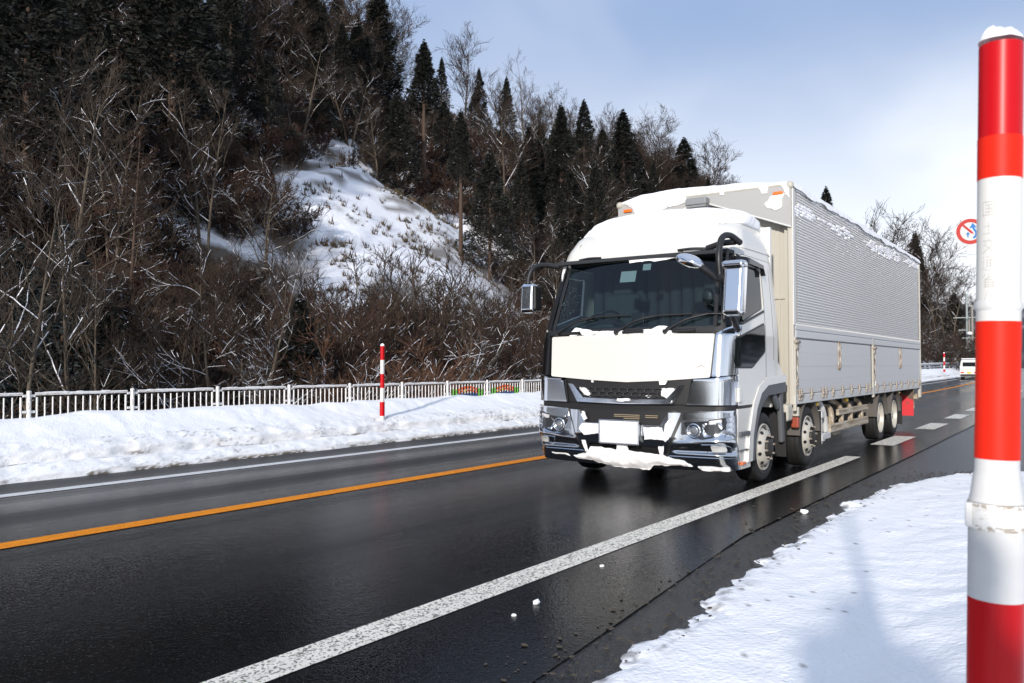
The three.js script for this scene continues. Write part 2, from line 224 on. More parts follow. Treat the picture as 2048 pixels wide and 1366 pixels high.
// ---------------------------------------------------------------- materials of the truck
const cabWhite = new THREE.MeshPhysicalMaterial({ color: new THREE.Color().setRGB(0.655, 0.645, 0.595), roughness: 0.35, clearcoat: 0.6, clearcoatRoughness: 0.12 });
const chrome = mat([0.80, 0.82, 0.84], 0.09, 1);
const chromeSoft = mat([0.72, 0.735, 0.75], 0.13, 1);
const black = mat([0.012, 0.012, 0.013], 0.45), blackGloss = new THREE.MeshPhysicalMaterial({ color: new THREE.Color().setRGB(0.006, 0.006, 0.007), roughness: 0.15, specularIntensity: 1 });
const rubber = mat([0.009, 0.009, 0.009], 0.7), greyPlastic = mat([0.09, 0.095, 0.10], 0.5);
const alu = mat([0.64, 0.635, 0.62], 0.45, 0.4), aluRib = mat([0.82, 0.81, 0.785], 0.4, 0.4), aluPale = mat([0.64, 0.64, 0.62], 0.55, 0.25);
const cream = mat([0.46, 0.435, 0.37], 0.55), greyPaint = mat([0.36, 0.36, 0.345], 0.5);
const glass = new THREE.MeshPhysicalMaterial({ color: new THREE.Color().setRGB(0.50, 0.62, 0.64), roughness: 0.02, transmission: 1, thickness: 0, ior: 1.5 });
const darkGlass = new THREE.MeshPhysicalMaterial({ color: new THREE.Color().setRGB(0.007, 0.009, 0.010), roughness: 0.05, specularIntensity: 0.45 });
const lensGlass = new THREE.MeshPhysicalMaterial({ color: new THREE.Color().setRGB(0.95, 0.96, 0.97), roughness: 0.02, transmission: 1, thickness: 0 });
const amber = new THREE.MeshPhysicalMaterial({ color: new THREE.Color().setRGB(0.85, 0.16, 0.01), roughness: 0.2, clearcoat: 1 });
const redLens = new THREE.MeshPhysicalMaterial({ color: new THREE.Color().setRGB(0.6, 0.03, 0.02), roughness: 0.25 });
const steelWhite = mat([0.47, 0.445, 0.39], 0.45, 0.1);
const grimeTex = dataTex(256, (i, j) => { const u = i / 256, v = j / 256, a = tfbm(u, v, 6, 5), b = tfbm(u, v, 48, 3), k = sm(a * 0.6 + b * 0.4, 0.42, 0.6); return [toS(lerp(0.52, 0.26, k)), toS(lerp(0.46, 0.20, k)), toS(lerp(0.37, 0.13, k))]; }, true);
const salty = new THREE.MeshStandardMaterial({ map: grimeTex, roughness: 0.9 });
const rustTex = dataTex(128, (i, j) => { const u = i / 128, v = j / 128, a = tfbm(u, v, 8, 4), b = tfbm(u + 0.4, v, 5, 3), k = sm(a, 0.45, 0.62), q = sm(b, 0.55, 0.7); return [toS(lerp(lerp(0.5, 0.20, k), 0.04, q)), toS(lerp(lerp(0.47, 0.12, k), 0.035, q)), toS(lerp(lerp(0.42, 0.06, k), 0.03, q))]; }, true);
const rusty = new THREE.MeshStandardMaterial({ map: rustTex, roughness: 0.7, metalness: 0.3 });
const underbody = mat([0.02, 0.019, 0.018], 0.85);

// ---------------------------------------------------------------- curved sheet cut to a 2D outline
function clipCell(poly, x0, y0, x1, y1) {
  const cut = (P, inside, cross) => { const o = []; for (let i = 0; i < P.length; i++) { const a = P[i], b = P[(i + 1) % P.length], ia = inside(a), ib = inside(b); if (ia) o.push(a); if (ia !== ib) o.push(cross(a, b)); } return o; };
  const lx = (x) => (a, b) => [x, a[1] + (b[1] - a[1]) * (x - a[0]) / (b[0] - a[0])], ly = (y) => (a, b) => [a[0] + (b[0] - a[0]) * (y - a[1]) / (b[1] - a[1]), y];
  let P = cut(poly, (p) => p[0] >= x0, lx(x0)); if (P.length) P = cut(P, (p) => p[0] <= x1, lx(x1)); if (P.length) P = cut(P, (p) => p[1] >= y0, ly(y0)); if (P.length) P = cut(P, (p) => p[1] <= y1, ly(y1)); return P;
}
function roundPoly(poly, r, n = 5) { const o = []; for (let i = 0; i < poly.length; i++) { const p = poly[i], a = poly[(i + poly.length - 1) % poly.length], b = poly[(i + 1) % poly.length], rr = p[2] ?? r;
  const la = Math.hypot(a[0] - p[0], a[1] - p[1]), lb = Math.hypot(b[0] - p[0], b[1] - p[1]), q = Math.min(rr, la * 0.45, lb * 0.45), s = [p[0] + (a[0] - p[0]) * q / la, p[1] + (a[1] - p[1]) * q / la], e = [p[0] + (b[0] - p[0]) * q / lb, p[1] + (b[1] - p[1]) * q / lb];
  for (let k = 0; k <= n; k++) { const t = k / n, u = 1 - t; o.push([u * u * s[0] + 2 * u * t * p[0] + t * t * e[0], u * u * s[1] + 2 * u * t * p[1] + t * t * e[1]]); } } return o; }
// F(a, b) = height of the sheet over (a, b); map3(a, b, h) -> point. The sheet gets a rim of the given depth.
function sheet(poly, F, map3, depth = 0.02, step = 0.05, off = 0) {
  const P = [], Nn = [], e = 0.004;
  const pt = (a, b, o = 0) => map3(a, b, F(a, b) + off + o);
  const nrm = (a, b) => { const p = pt(a, b), u = pt(a + e, b).sub(pt(a - e, b)), v = pt(a, b + e).sub(pt(a, b - e)), n = u.cross(v).normalize(); return n.dot(pt(a, b, 0.01).sub(p)) < 0 ? n.negate() : n; };
  const tri = (a, b, c) => { const A = pt(...a), n0 = pt(...b).sub(A).cross(pt(...c).sub(A)); if (n0.dot(nrm((a[0] + b[0] + c[0]) / 3, (a[1] + b[1] + c[1]) / 3)) < 0) [b, c] = [c, b]; for (const q of [a, b, c]) { const p = pt(q[0], q[1]), n = nrm(q[0], q[1]); P.push(p.x, p.y, p.z); Nn.push(n.x, n.y, n.z); } };
  let x0 = 1e9, x1 = -1e9, y0 = 1e9, y1 = -1e9; for (const p of poly) { x0 = Math.min(x0, p[0]); x1 = Math.max(x1, p[0]); y0 = Math.min(y0, p[1]); y1 = Math.max(y1, p[1]); }
  const nx = Math.max(1, Math.ceil((x1 - x0) / step)), ny = Math.max(1, Math.ceil((y1 - y0) / step));
  for (let i = 0; i < nx; i++) for (let j = 0; j < ny; j++) {
    const c = clipCell(poly, x0 + (x1 - x0) * i / nx, y0 + (y1 - y0) * j / ny, x0 + (x1 - x0) * (i + 1) / nx, y0 + (y1 - y0) * (j + 1) / ny); if (c.length < 3) continue;
    for (const t of THREE.ShapeUtils.triangulateShape(c.map((p) => new THREE.Vector2(p[0], p[1])), [])) tri(c[t[0]], c[t[1]], c[t[2]]);
  }
  if (depth) for (let i = 0; i < poly.length; i++) { const a = poly[i], b = poly[(i + 1) % poly.length], L = Math.hypot(b[0] - a[0], b[1] - a[1]), n = Math.max(1, Math.ceil(L / step));
    for (let k = 0; k < n; k++) { const p = [lerp(a[0], b[0], k / n), lerp(a[1], b[1], k / n)], q = [lerp(a[0], b[0], (k + 1) / n), lerp(a[1], b[1], (k + 1) / n)], A = pt(...p), B = pt(...q), C = pt(...q, -depth), Dd = pt(...p, -depth), n3 = B.clone().sub(A).cross(Dd.clone().sub(A)).normalize();
      for (const v of [A, B, C, A, C, Dd]) { P.push(v.x, v.y, v.z); Nn.push(n3.x, n3.y, n3.z); } } }
  const g = new THREE.BufferGeometry(); g.setAttribute('position', new THREE.Float32BufferAttribute(P, 3)); g.setAttribute('normal', new THREE.Float32BufferAttribute(Nn, 3));
  const U = new Float32Array(P.length / 3 * 2); for (let i = 0; i < P.length / 3; i++) { U[i * 2] = P[i * 3] + P[i * 3 + 2]; U[i * 2 + 1] = P[i * 3 + 1]; } g.setAttribute('uv', new THREE.BufferAttribute(U, 2)); return g;
}
const mirrorX = (poly) => poly.map((p) => [-p[0], p[1], ...p.slice(2)]).reverse();
const front3 = (x, y, h) => V(x, y, h), sideR = (z, y, h) => V(h, y, z), sideL = (z, y, h) => V(-h, y, z);

// ---------------------------------------------------------------- the truck; its origin lies under the middle of the cab's front, +x is its kerb side, -z runs back
const T_D0 = 8.346, T_N0 = 3.22, T_A = R(0.903), T_W = 2.491;
const truck = thing('box_truck', 'white four-axle box truck with a snow-covered cab roof and ribbed aluminium body', 'truck', at(T_D0 - T_W / 2 * Math.sin(T_A), T_N0 + T_W / 2 * Math.cos(T_A)), T_A);
const wy = (y) => interp([[0.2, 1.232], [0.9, 1.245], [1.7, 1.245], [2.05, 1.225], [2.5, 1.185], [2.75, 1.15], [2.95, 1.08], [3.1, 0.98], [3.2, 0.86]], y);
const zf = (y) => interp([[0.2, -0.14], [0.30, -0.09], [0.37, -0.065], [0.46, -0.035], [0.58, 0.0], [0.86, -0.022], [0.93, -0.022], [1.2, -0.036], [1.24, -0.045], [1.7, -0.11], [2.58, -0.40], [2.8, -0.50], [2.95, -0.62], [3.1, -0.85], [3.25, -1.3]], y);
const rcor = 0.2, bul = (y) => y > 1.5 ? lerp(0.09, 0.14, sm(y, 1.6, 2.6)) : 0.09;
function Fz(x, y) { const w = wy(y), t = Math.min(Math.abs(x), w - 0.001); let z = zf(y) - bul(y) * (t / w) ** 2; const d = t - (w - rcor); if (d > 0) z -= rcor - Math.sqrt(Math.max(0, rcor * rcor - d * d)); return z; }
function Fx(z, y) { const w = wy(y), d = zf(y) - bul(y) - z; let x = w; if (d < rcor) x -= rcor - Math.sqrt(Math.max(0, rcor * rcor - (rcor - Math.max(0, d)) ** 2)); if (z < -1.5) x -= 0.03 * sm(-z, 1.5, 1.8); return x; }
const part = (name, g, m, parent = truck) => mesh(name, Array.isArray(g) ? mergeGeometries(g.map(flat)) : flat(g), m, parent);
const front = (poly, d, off, step) => sheet(poly, Fz, front3, d, step, off);
const both = (poly, d, off, step) => [front(poly, d, off, step), front(mirrorX(poly), d, off, step)];

// cab shell
part('front_panel', front(roundPoly([[-1.03, 1.70], [-0.5, 1.712], [0, 1.716], [0.5, 1.712], [1.03, 1.70], [1.0, 1.228], [0.5, 1.19], [0.04, 1.168], [-0.45, 1.19], [-1.0, 1.228]], 0.02, 3), 0.03, 0.0), cabWhite);
{ const g = new THREE.TorusGeometry(0.058, 0.004, 8, 40); g.translate(0.905, 1.30, Fz(0.905, 1.30) + 0.004); part('badge_ring', g, aluPale); }
const roofF = [[-1.13, 2.605], [-0.6, 2.615], [0, 2.62], [0.6, 2.615], [1.13, 2.605], [1.06, 2.98], [0, 3.0], [-1.06, 2.98]];
const roofSide = [[-0.52, 2.60], [-1.72, 2.60], [-1.76, 2.80], [-1.70, 3.1], [-0.95, 3.08], [-0.62, 2.86]];
part('roof_fairing', [front(roofF, 0.02, 0), sheet(roofSide, Fx, sideR, 0.02), sheet(roofSide, Fx, sideL, 0.02)], cabWhite);
part('roof_crease', [sheet([[-0.62, 2.705], [-1.70, 2.715], [-1.70, 2.69], [-0.62, 2.68]], Fx, sideR, 0.012, 0.05, 0.01)], cabWhite);
const door = (S) => [
  sheet([[-0.30, 0.925], [-1.10, 0.925], [-1.16, 1.20], [-1.98, 1.245], [-1.76, 1.40], [-1.76, 2.01], [-1.15, 2.01], [-0.42, 1.82], [-0.30, 1.80]], Fx, S, 0.03),
  sheet([[-1.20, 2.01], [-1.76, 2.01], [-1.74, 2.595], [-1.20, 2.595]], Fx, S, 0.03), sheet([[-0.45, 2.595], [-1.20, 2.595], [-1.20, 2.48], [-0.62, 2.48]], Fx, S, 0.03)];
part('door', door(sideR), cabWhite); part('door', door(sideL), cabWhite);
for (const g of [sheet([[-1.215, 1.22], [-1.225, 1.22], [-1.225, 2.55], [-1.215, 2.55]], Fx, sideR, 0.01, 0.05, 0.002), sheet([[-1.50, 1.42], [-1.506, 1.42], [-1.506, 2.5], [-1.50, 2.5]], Fx, sideR, 0.01, 0.05, 0.002)]) part('door_gap', g, greyPlastic);
part('cab_back', new THREE.BoxGeometry(2.3, 2.2, 0.06).translate(0, 1.95, -1.73), cabWhite);
{ const pill = (S) => sheet([[-0.20, 1.78], [-0.36, 1.80], [-0.47, 1.95], [-0.66, 2.48], [-0.66, 2.6], [-0.50, 2.6], [-0.28, 2.0]], Fx, S, 0.04); part('windscreen_pillar', pill(sideR), black); part('windscreen_pillar', pill(sideL), black); }
// side windows
const winA = roundPoly([[-0.45, 1.845], [-1.15, 2.015], [-1.19, 2.46], [-0.66, 2.475]], 0.05);
const winFrame = (S) => sheet(roundPoly([[-0.40, 1.80], [-1.19, 1.99], [-1.22, 2.49], [-0.62, 2.50]], 0.05), Fx, S, 0, 0.05, -0.012);
part('side_window', sheet(winA, Fx, sideR, 0.01, 0.05, -0.004), darkGlass); part('side_window', sheet(winA, Fx, sideL, 0.006, 0.05, -0.006), glass);
const lowWin = roundPoly([[-0.245, 1.345], [-0.72, 1.345], [-1.17, 1.52, 0.03], [-1.165, 1.83], [-0.24, 1.635]], 0.05);
part('kerb_window', sheet(lowWin, Fx, sideR, 0.012, 0.05, 0.006), darkGlass);
part('window_seal', sheet(roundPoly([[-0.225, 1.325], [-0.735, 1.325], [-1.195, 1.51], [-1.19, 1.855], [-0.22, 1.65]], 0.05), Fx, sideR, 0.01, 0.05, 0.003), black);
part('rain_visor', sheet(roundPoly([[-0.52, 2.50], [-1.20, 2.475], [-1.235, 2.40], [-1.20, 2.40], [-1.19, 2.52], [-0.55, 2.575]], 0.01), Fx, sideR, 0.05, 0.05, 0.055), blackGloss);
part('belt_line', [sheet([[-0.24, 1.82], [-0.45, 1.83], [-1.2, 2.0], [-1.2, 1.975], [-0.45, 1.80], [-0.24, 1.79]], Fx, sideR, 0.02, 0.05, 0.008)], black);
part('door_handle', new RoundedBoxGeometry(0.03, 0.16, 0.09, 3, 0.012).translate(1.252, 1.04, -0.30), cabWhite);
part('sill_line', sheet([[-0.29, 0.935], [-1.06, 0.935], [-1.06, 0.895], [-0.29, 0.895]], Fx, sideR, 0.01, 0.05, -0.006), black);
// windscreen and cab interior
const wsPoly = roundPoly([[-1.10, 1.775], [-0.5, 1.765], [0.5, 1.765], [1.10, 1.775], [1.035, 2.585], [0, 2.60], [-1.035, 2.585]], 0.05);
part('windscreen', front(wsPoly, 0, -0.01), glass);
{ const b = (poly) => front(poly, 0.03, -0.004, 0.06);
  part('windscreen_seal', [b([[-1.13, 1.72], [1.13, 1.72], [1.11, 1.785], [-1.11, 1.785]]), b([[-1.06, 2.572], [0, 2.59], [1.06, 2.572], [1.08, 2.60], [0, 2.617], [-1.08, 2.60]]), b([[-1.14, 1.72], [-1.085, 1.72], [-1.02, 2.61], [-1.10, 2.61]]), b(mirrorX([[-1.14, 1.72], [-1.085, 1.72], [-1.02, 2.61], [-1.10, 2.61]]))], black); }
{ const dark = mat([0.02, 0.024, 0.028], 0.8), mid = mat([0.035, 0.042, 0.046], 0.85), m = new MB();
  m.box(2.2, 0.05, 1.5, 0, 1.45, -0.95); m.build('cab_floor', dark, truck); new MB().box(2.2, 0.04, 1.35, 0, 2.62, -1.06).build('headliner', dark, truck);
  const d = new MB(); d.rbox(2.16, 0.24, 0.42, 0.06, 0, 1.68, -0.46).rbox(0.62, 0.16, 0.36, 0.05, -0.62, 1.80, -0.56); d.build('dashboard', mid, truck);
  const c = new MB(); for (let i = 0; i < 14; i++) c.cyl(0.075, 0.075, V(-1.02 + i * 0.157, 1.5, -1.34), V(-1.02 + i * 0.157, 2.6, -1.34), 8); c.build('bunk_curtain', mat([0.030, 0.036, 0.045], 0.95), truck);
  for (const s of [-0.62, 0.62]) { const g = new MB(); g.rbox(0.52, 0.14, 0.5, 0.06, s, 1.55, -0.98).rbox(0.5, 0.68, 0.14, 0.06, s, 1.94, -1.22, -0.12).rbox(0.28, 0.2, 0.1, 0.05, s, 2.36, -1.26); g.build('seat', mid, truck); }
  const w = new THREE.TorusGeometry(0.22, 0.016, 8, 36); w.rotateX(-0.9); w.translate(-0.62, 1.90, -0.68); const w2 = new THREE.CylinderGeometry(0.03, 0.03, 0.3, 10); w2.rotateX(0.5); w2.translate(-0.62, 1.78, -0.62); const w3 = new THREE.BoxGeometry(0.42, 0.03, 0.05); w3.translate(-0.62, 1.90, -0.68); part('steering_wheel', [w, w2, w3], black);
  const t = new MB(); t.rbox(0.16, 0.22, 0.03, 0.02, 0.05, 1.86, -0.33).rbox(0.05, 0.14, 0.03, 0.01, 0.48, 1.85, -0.33); t.build('dash_device', black, truck);
  const s = new MB(); s.box(0.2, 0.14, 0.004, -0.10, 2.40, -0.37, -0.33).box(0.1, 0.08, 0.004, 0.13, 2.50, -0.395, -0.33); s.build('windscreen_sticker', mat([0.35, 0.38, 0.38], 0.6), truck);
  part('fan', new THREE.SphereGeometry(0.07, 16, 12).scale(1, 1.5, 0.5).translate(0.86, 2.12, -0.42), black);
}
// wipers and cowl
{ const cowl = new MB(); cowl.add(front([[-1.08, 1.70], [1.08, 1.70], [1.08, 1.80], [-1.08, 1.80]], 0.03, -0.02, 0.08)); cowl.build('cowl', black, truck);
  for (const [x0, x1, x2, y1, y2] of [[-0.95, -0.45, 0.02, 1.925, 1.93], [-0.12, 0.35, 0.76, 1.915, 1.925], [0.48, 0.94, 1.09, 1.92, 1.915]]) {
    const p = (x, y, o) => V(x, y, Fz(x, y) + o), b = new MB(); b.tube([p(x0, 1.74, 0.03), p(lerp(x0, x1, 0.5), 1.86, 0.045), p(x1, y1, 0.03)], 0.013, 6, 12).tube([p(x1 - 0.18, y1 - 0.015, 0.015), p(x1, y1, 0.02), p(x2, y2, 0.015)], 0.011, 6, 14).cyl(0.03, 0.024, p(x0, 1.735, -0.01), p(x0, 1.735, 0.045), 12);
    b.tube([p(x0 + 0.08, 1.735, 0.02), p(x0 + 0.34, 1.742, 0.025)], 0.018, 6, 6); b.build('wiper', black, truck); } }
// grille and upper chrome
part('corner_panel', front(roundPoly([[1.045, 1.70], [1.15, 1.765], [1.243, 1.80], [1.243, 1.255], [1.018, 1.235]], 0.015, 3), 0.02, 0.004, 0.03), chrome);
part('corner_panel', front(mirrorX(roundPoly([[1.045, 1.70], [1.15, 1.765], [1.243, 1.80], [1.243, 1.255], [1.018, 1.235]], 0.015, 3)), 0.02, 0.004, 0.03), blackGloss);  // same chrome; its dark forest reflection is put in as a black colour
for (const s of [0, 1]) { const q = (p) => s ? mirrorX(p) : p;
  part('side_trim', front(q([[0.81, 1.175], [1.0, 1.20], [1.243, 1.235], [1.243, 0.935], [0.755, 0.93]]), 0.02, 0.004, 0.03), chrome);
  part('trim_lip', front(q([[0.83, 1.205], [1.0, 1.215], [1.243, 1.247], [1.243, 1.205], [1.0, 1.175], [0.83, 1.165]]), 0.02, 0.022, 0.03), chrome); }
part('grille_panel', front([[-0.80, 1.205], [-0.4, 1.182], [0.0, 1.162], [0.4, 1.182], [0.80, 1.205], [0.75, 0.93], [-0.75, 0.93]], 0.04, -0.03), black);
{ const hexes = []; const pt = (x, y) => V(x, y, Fz(x, y) - 0.012), bar = (a, b) => { const g = flat(new THREE.CylinderGeometry(0.008, 0.008, a.distanceTo(b), 5)); g.applyQuaternion(new THREE.Quaternion().setFromUnitVectors(V(0, 1, 0), b.clone().sub(a).normalize())); const m = a.clone().add(b).multiplyScalar(0.5); g.translate(m.x, m.y, m.z); hexes.push(g); };
  const inside = (x, y) => y < 1.13 && y > 0.975 && Math.abs(x) < lerp(0.50, 0.66, (y - 0.975) / 0.155);
  for (let r = 0; r < 4; r++) for (let c = -8; c <= 8; c++) { const cx = c * 0.104 + (r % 2) * 0.052, cy = 0.985 + r * 0.045; const v = []; for (let k = 0; k < 6; k++) v.push([cx + 0.06 * Math.sin(k * Math.PI / 3) * 0.98, cy + 0.03 * Math.cos(k * Math.PI / 3)]); for (let k = 0; k < 3; k++) if (inside(...v[k]) && inside(...v[(k + 1)])) bar(pt(...v[k]), pt(...v[k + 1])); }
  part('grille_mesh', hexes, mat([0.03, 0.03, 0.033], 0.35)); }
part('grille_surround', [front([[-0.735, 1.145], [-0.67, 1.14], [-0.52, 0.985], [0, 0.972], [0.52, 0.985], [0.67, 1.14], [0.735, 1.145], [0.60, 0.935], [0, 0.925], [-0.60, 0.935]], 0.03, 0.012, 0.04)], chrome);
part('grille_lip', [front([[-0.60, 0.975], [0, 0.962], [0.60, 0.975], [0.58, 0.945], [0, 0.935], [-0.58, 0.945]], 0.03, 0.035, 0.04)], chrome);
for (const f of [(p) => p, mirrorX]) part('grille_wing', front(f([[0.775, 1.19], [0.80, 1.19], [0.755, 0.93], [0.735, 0.93]]), 0.02, 0.0, 0.04), black);
part('bumper_gap', front([[-1.225, 0.95], [1.225, 0.95], [1.225, 0.84], [-1.225, 0.84]], 0.05, -0.06), black);
// bumper with a crease that swells toward the corners
const Fb = (x, y) => Fz(x, y) + 0.02 + 0.035 * Math.exp(-(((y - lerp(0.44, 0.55, Math.abs(x) / 1.2)) / 0.045) ** 2)) * sm(Math.abs(x), 0.5, 0.7) - 0.02 * sm(y, 0.42, 0.32) * sm(Math.abs(x), 0.55, 0.7);
const bump = (poly, d, off, step = 0.03) => sheet(poly, Fb, front3, d, step, off);
for (const s of [0, 1]) { const q = (p) => s ? mirrorX(p) : p;
  part('bumper_corner', [bump(q([[0.735, 0.85], [1.235, 0.872], [1.232, 0.36], [0.535, 0.36], [0.60, 0.52]]), 0.04, 0)], chromeSoft);
  part('bumper_brow', [bump(q([[0.73, 0.855], [1.237, 0.876], [1.237, 0.825], [1.0, 0.795], [0.715, 0.765]]), 0.02, 0.022)], chrome);
  const hl = roundPoly(q([[0.72, 0.745], [0.95, 0.77], [1.175, 0.805], [1.165, 0.69], [1.06, 0.595], [0.93, 0.565], [0.79, 0.60]]), 0.02, 3);
  const h = part('headlight', bump(hl, 0.02, 0.006), mat([0.03, 0.032, 0.035], 0.2, 0.3)), sg = s ? -1 : 1;
  { const x = sg * 0.845, y = 0.655, z = Fb(x, y); part('reflector', [new THREE.TorusGeometry(0.070, 0.014, 10, 36).translate(x, y, z + 0.018), new THREE.TorusGeometry(0.045, 0.008, 8, 28).translate(x, y, z + 0.024)], chrome, h); part('bulb_lens', new THREE.SphereGeometry(0.042, 20, 14).scale(1, 1, 0.7).translate(x, y, z + 0.016), new THREE.MeshPhysicalMaterial({ color: new THREE.Color().setRGB(0.16, 0.17, 0.18), roughness: 0.04, clearcoat: 1 }), h);
    part('high_beam_bowl', sheet(roundPoly(q([[0.93, 0.735], [1.13, 0.755], [1.145, 0.695], [1.05, 0.612], [0.945, 0.585]]), 0.03, 4), (a, b) => Fb(a, b) - 0.05 * Math.max(0, 1 - Math.hypot((Math.abs(a) - 1.03) / 0.11, (b - 0.675) / 0.085)) + 0.006 * Math.sin(Math.abs(a) * 190) * Math.sin(b * 150), front3, 0.01, 0.012, 0.018), chrome, h);
    part('lamp_divider', bump(q([[0.76, 0.765], [1.0, 0.785], [1.0, 0.765], [0.77, 0.74]]), 0.015, 0.02), chrome, h); }
  part('indicator', bump(roundPoly(q([[1.0, 0.765], [1.13, 0.785], [1.13, 0.745], [1.01, 0.725]]), 0.01, 2), 0.01, 0.014), mat([0.75, 0.72, 0.70], 0.15, 0.3), h);
  part('lens_cover', bump(hl, 0.02, 0.045), lensGlass, h);
  const fin = new MB(); for (let k = 0; k < 4; k++) fin.add(bump(q([[1.175, 0.80 - k * 0.055], [1.22, 0.808 - k * 0.055], [1.22, 0.775 - k * 0.055], [1.172, 0.767 - k * 0.055]]), 0.02, 0.03)); fin.build('corner_fin', chrome, truck);
  const f = part('fog_lamp', bump(roundPoly(q([[0.91, 0.505], [1.12, 0.515], [1.20, 0.49], [1.205, 0.425], [1.0, 0.42], [0.945, 0.45]]), 0.02, 3), 0.03, 0.012), chrome);
  part('fog_lens', bump(roundPoly(q([[1.02, 0.497], [1.165, 0.497], [1.17, 0.44], [1.03, 0.437]]), 0.015, 3), 0.01, 0.024), new THREE.MeshPhysicalMaterial({ color: new THREE.Color().setRGB(0.55, 0.56, 0.55), roughness: 0.1, clearcoat: 1 }), f);
}
part('bumper_centre', [bump([[-0.70, 0.845], [-0.56, 0.842], [-0.47, 0.70], [0.47, 0.70], [0.56, 0.842], [0.70, 0.845], [0.575, 0.52], [0.50, 0.36], [0.46, 0.36], [0.44, 0.47], [0, 0.475], [-0.44, 0.47], [-0.46, 0.36], [-0.50, 0.36], [-0.575, 0.52]], 0.04, 0.02)], chromeSoft);
for (const q of [(p) => p, mirrorX]) part('bumper_edge', bump(q([[0.70, 0.85], [0.735, 0.85], [0.60, 0.51], [0.53, 0.35], [0.50, 0.35], [0.57, 0.51]]), 0.03, 0.0), black);
part('bumper_opening', [bump([[-0.62, 0.86], [0.62, 0.86], [0.62, 0.30], [-0.62, 0.30]], 0.02, -0.06)], black);
{ const m = new MB(); for (const [y, x0, x1] of [[0.80, -0.12, 0.2], [0.78, -0.12, 0.2], [0.80, 0.27, 0.42], [0.78, 0.27, 0.42], [0.76, 0.0, 0.2]]) m.box(x1 - x0, 0.008, 0.01, (x0 + x1) / 2, y, -0.045); m.build('radiator_fin', mat([0.30, 0.24, 0.15], 0.6), truck); }
part('bumper_lip', [bump([[-1.232, 0.365], [-0.55, 0.365], [-0.47, 0.345], [0.47, 0.345], [0.55, 0.365], [1.232, 0.365], [1.228, 0.235], [0.9, 0.222], [0, 0.215], [-0.9, 0.222], [-1.228, 0.235]], 0.06, 0.012)], chromeSoft);
{ const p = part('number_plate', new RoundedBoxGeometry(0.47, 0.245, 0.02, 3, 0.01).translate(0.0, 0.612, 0.075), mat([0.80, 0.80, 0.79], 0.5)); 
  const fr = []; for (const [w, h, x, y] of [[0.5, 0.014, 0, 0.742], [0.5, 0.014, 0, 0.482], [0.014, 0.274, -0.243, 0.612], [0.014, 0.274, 0.243, 0.612]]) fr.push(flat(new RoundedBoxGeometry(w, h, 0.03, 2, 0.006).translate(x, y, 0.074))); part('plate_frame', fr, chrome, p); }
// snow plastered on the front
function snowPatch(poly, F, map3, th, seed, off = 0.012, step = 0.03) {
  const P = []; for (let i = 0; i < poly.length; i++) { const a = poly[i], b = poly[(i + 1) % poly.length], n = Math.max(1, Math.ceil(Math.hypot(b[0] - a[0], b[1] - a[1]) / 0.025)); for (let k = 0; k < n; k++) { const x = lerp(a[0], b[0], k / n), y = lerp(a[1], b[1], k / n); P.push([x + 0.035 * (fbm(x * 14 + seed, y * 14, 3) - 0.5), y + 0.035 * (fbm(x * 14, y * 14 + seed, 3) - 0.5)]); } }
  const dist = (x, y) => { let d = 1e9; for (let i = 0; i < P.length; i++) { const a = P[i], b = P[(i + 1) % P.length], ux = b[0] - a[0], uy = b[1] - a[1], t = clamp(((x - a[0]) * ux + (y - a[1]) * uy) / (ux * ux + uy * uy + 1e-9), 0, 1); d = Math.min(d, Math.hypot(x - a[0] - t * ux, y - a[1] - t * uy)); } return d; };
  return sheet(P, (x, y) => F(x, y) + off + th * Math.sqrt(clamp(dist(x, y) / 0.05, 0, 1)) * (0.55 + 0.9 * fbm(x * 9 + seed, y * 9, 3)), map3, 0.02, step);
}
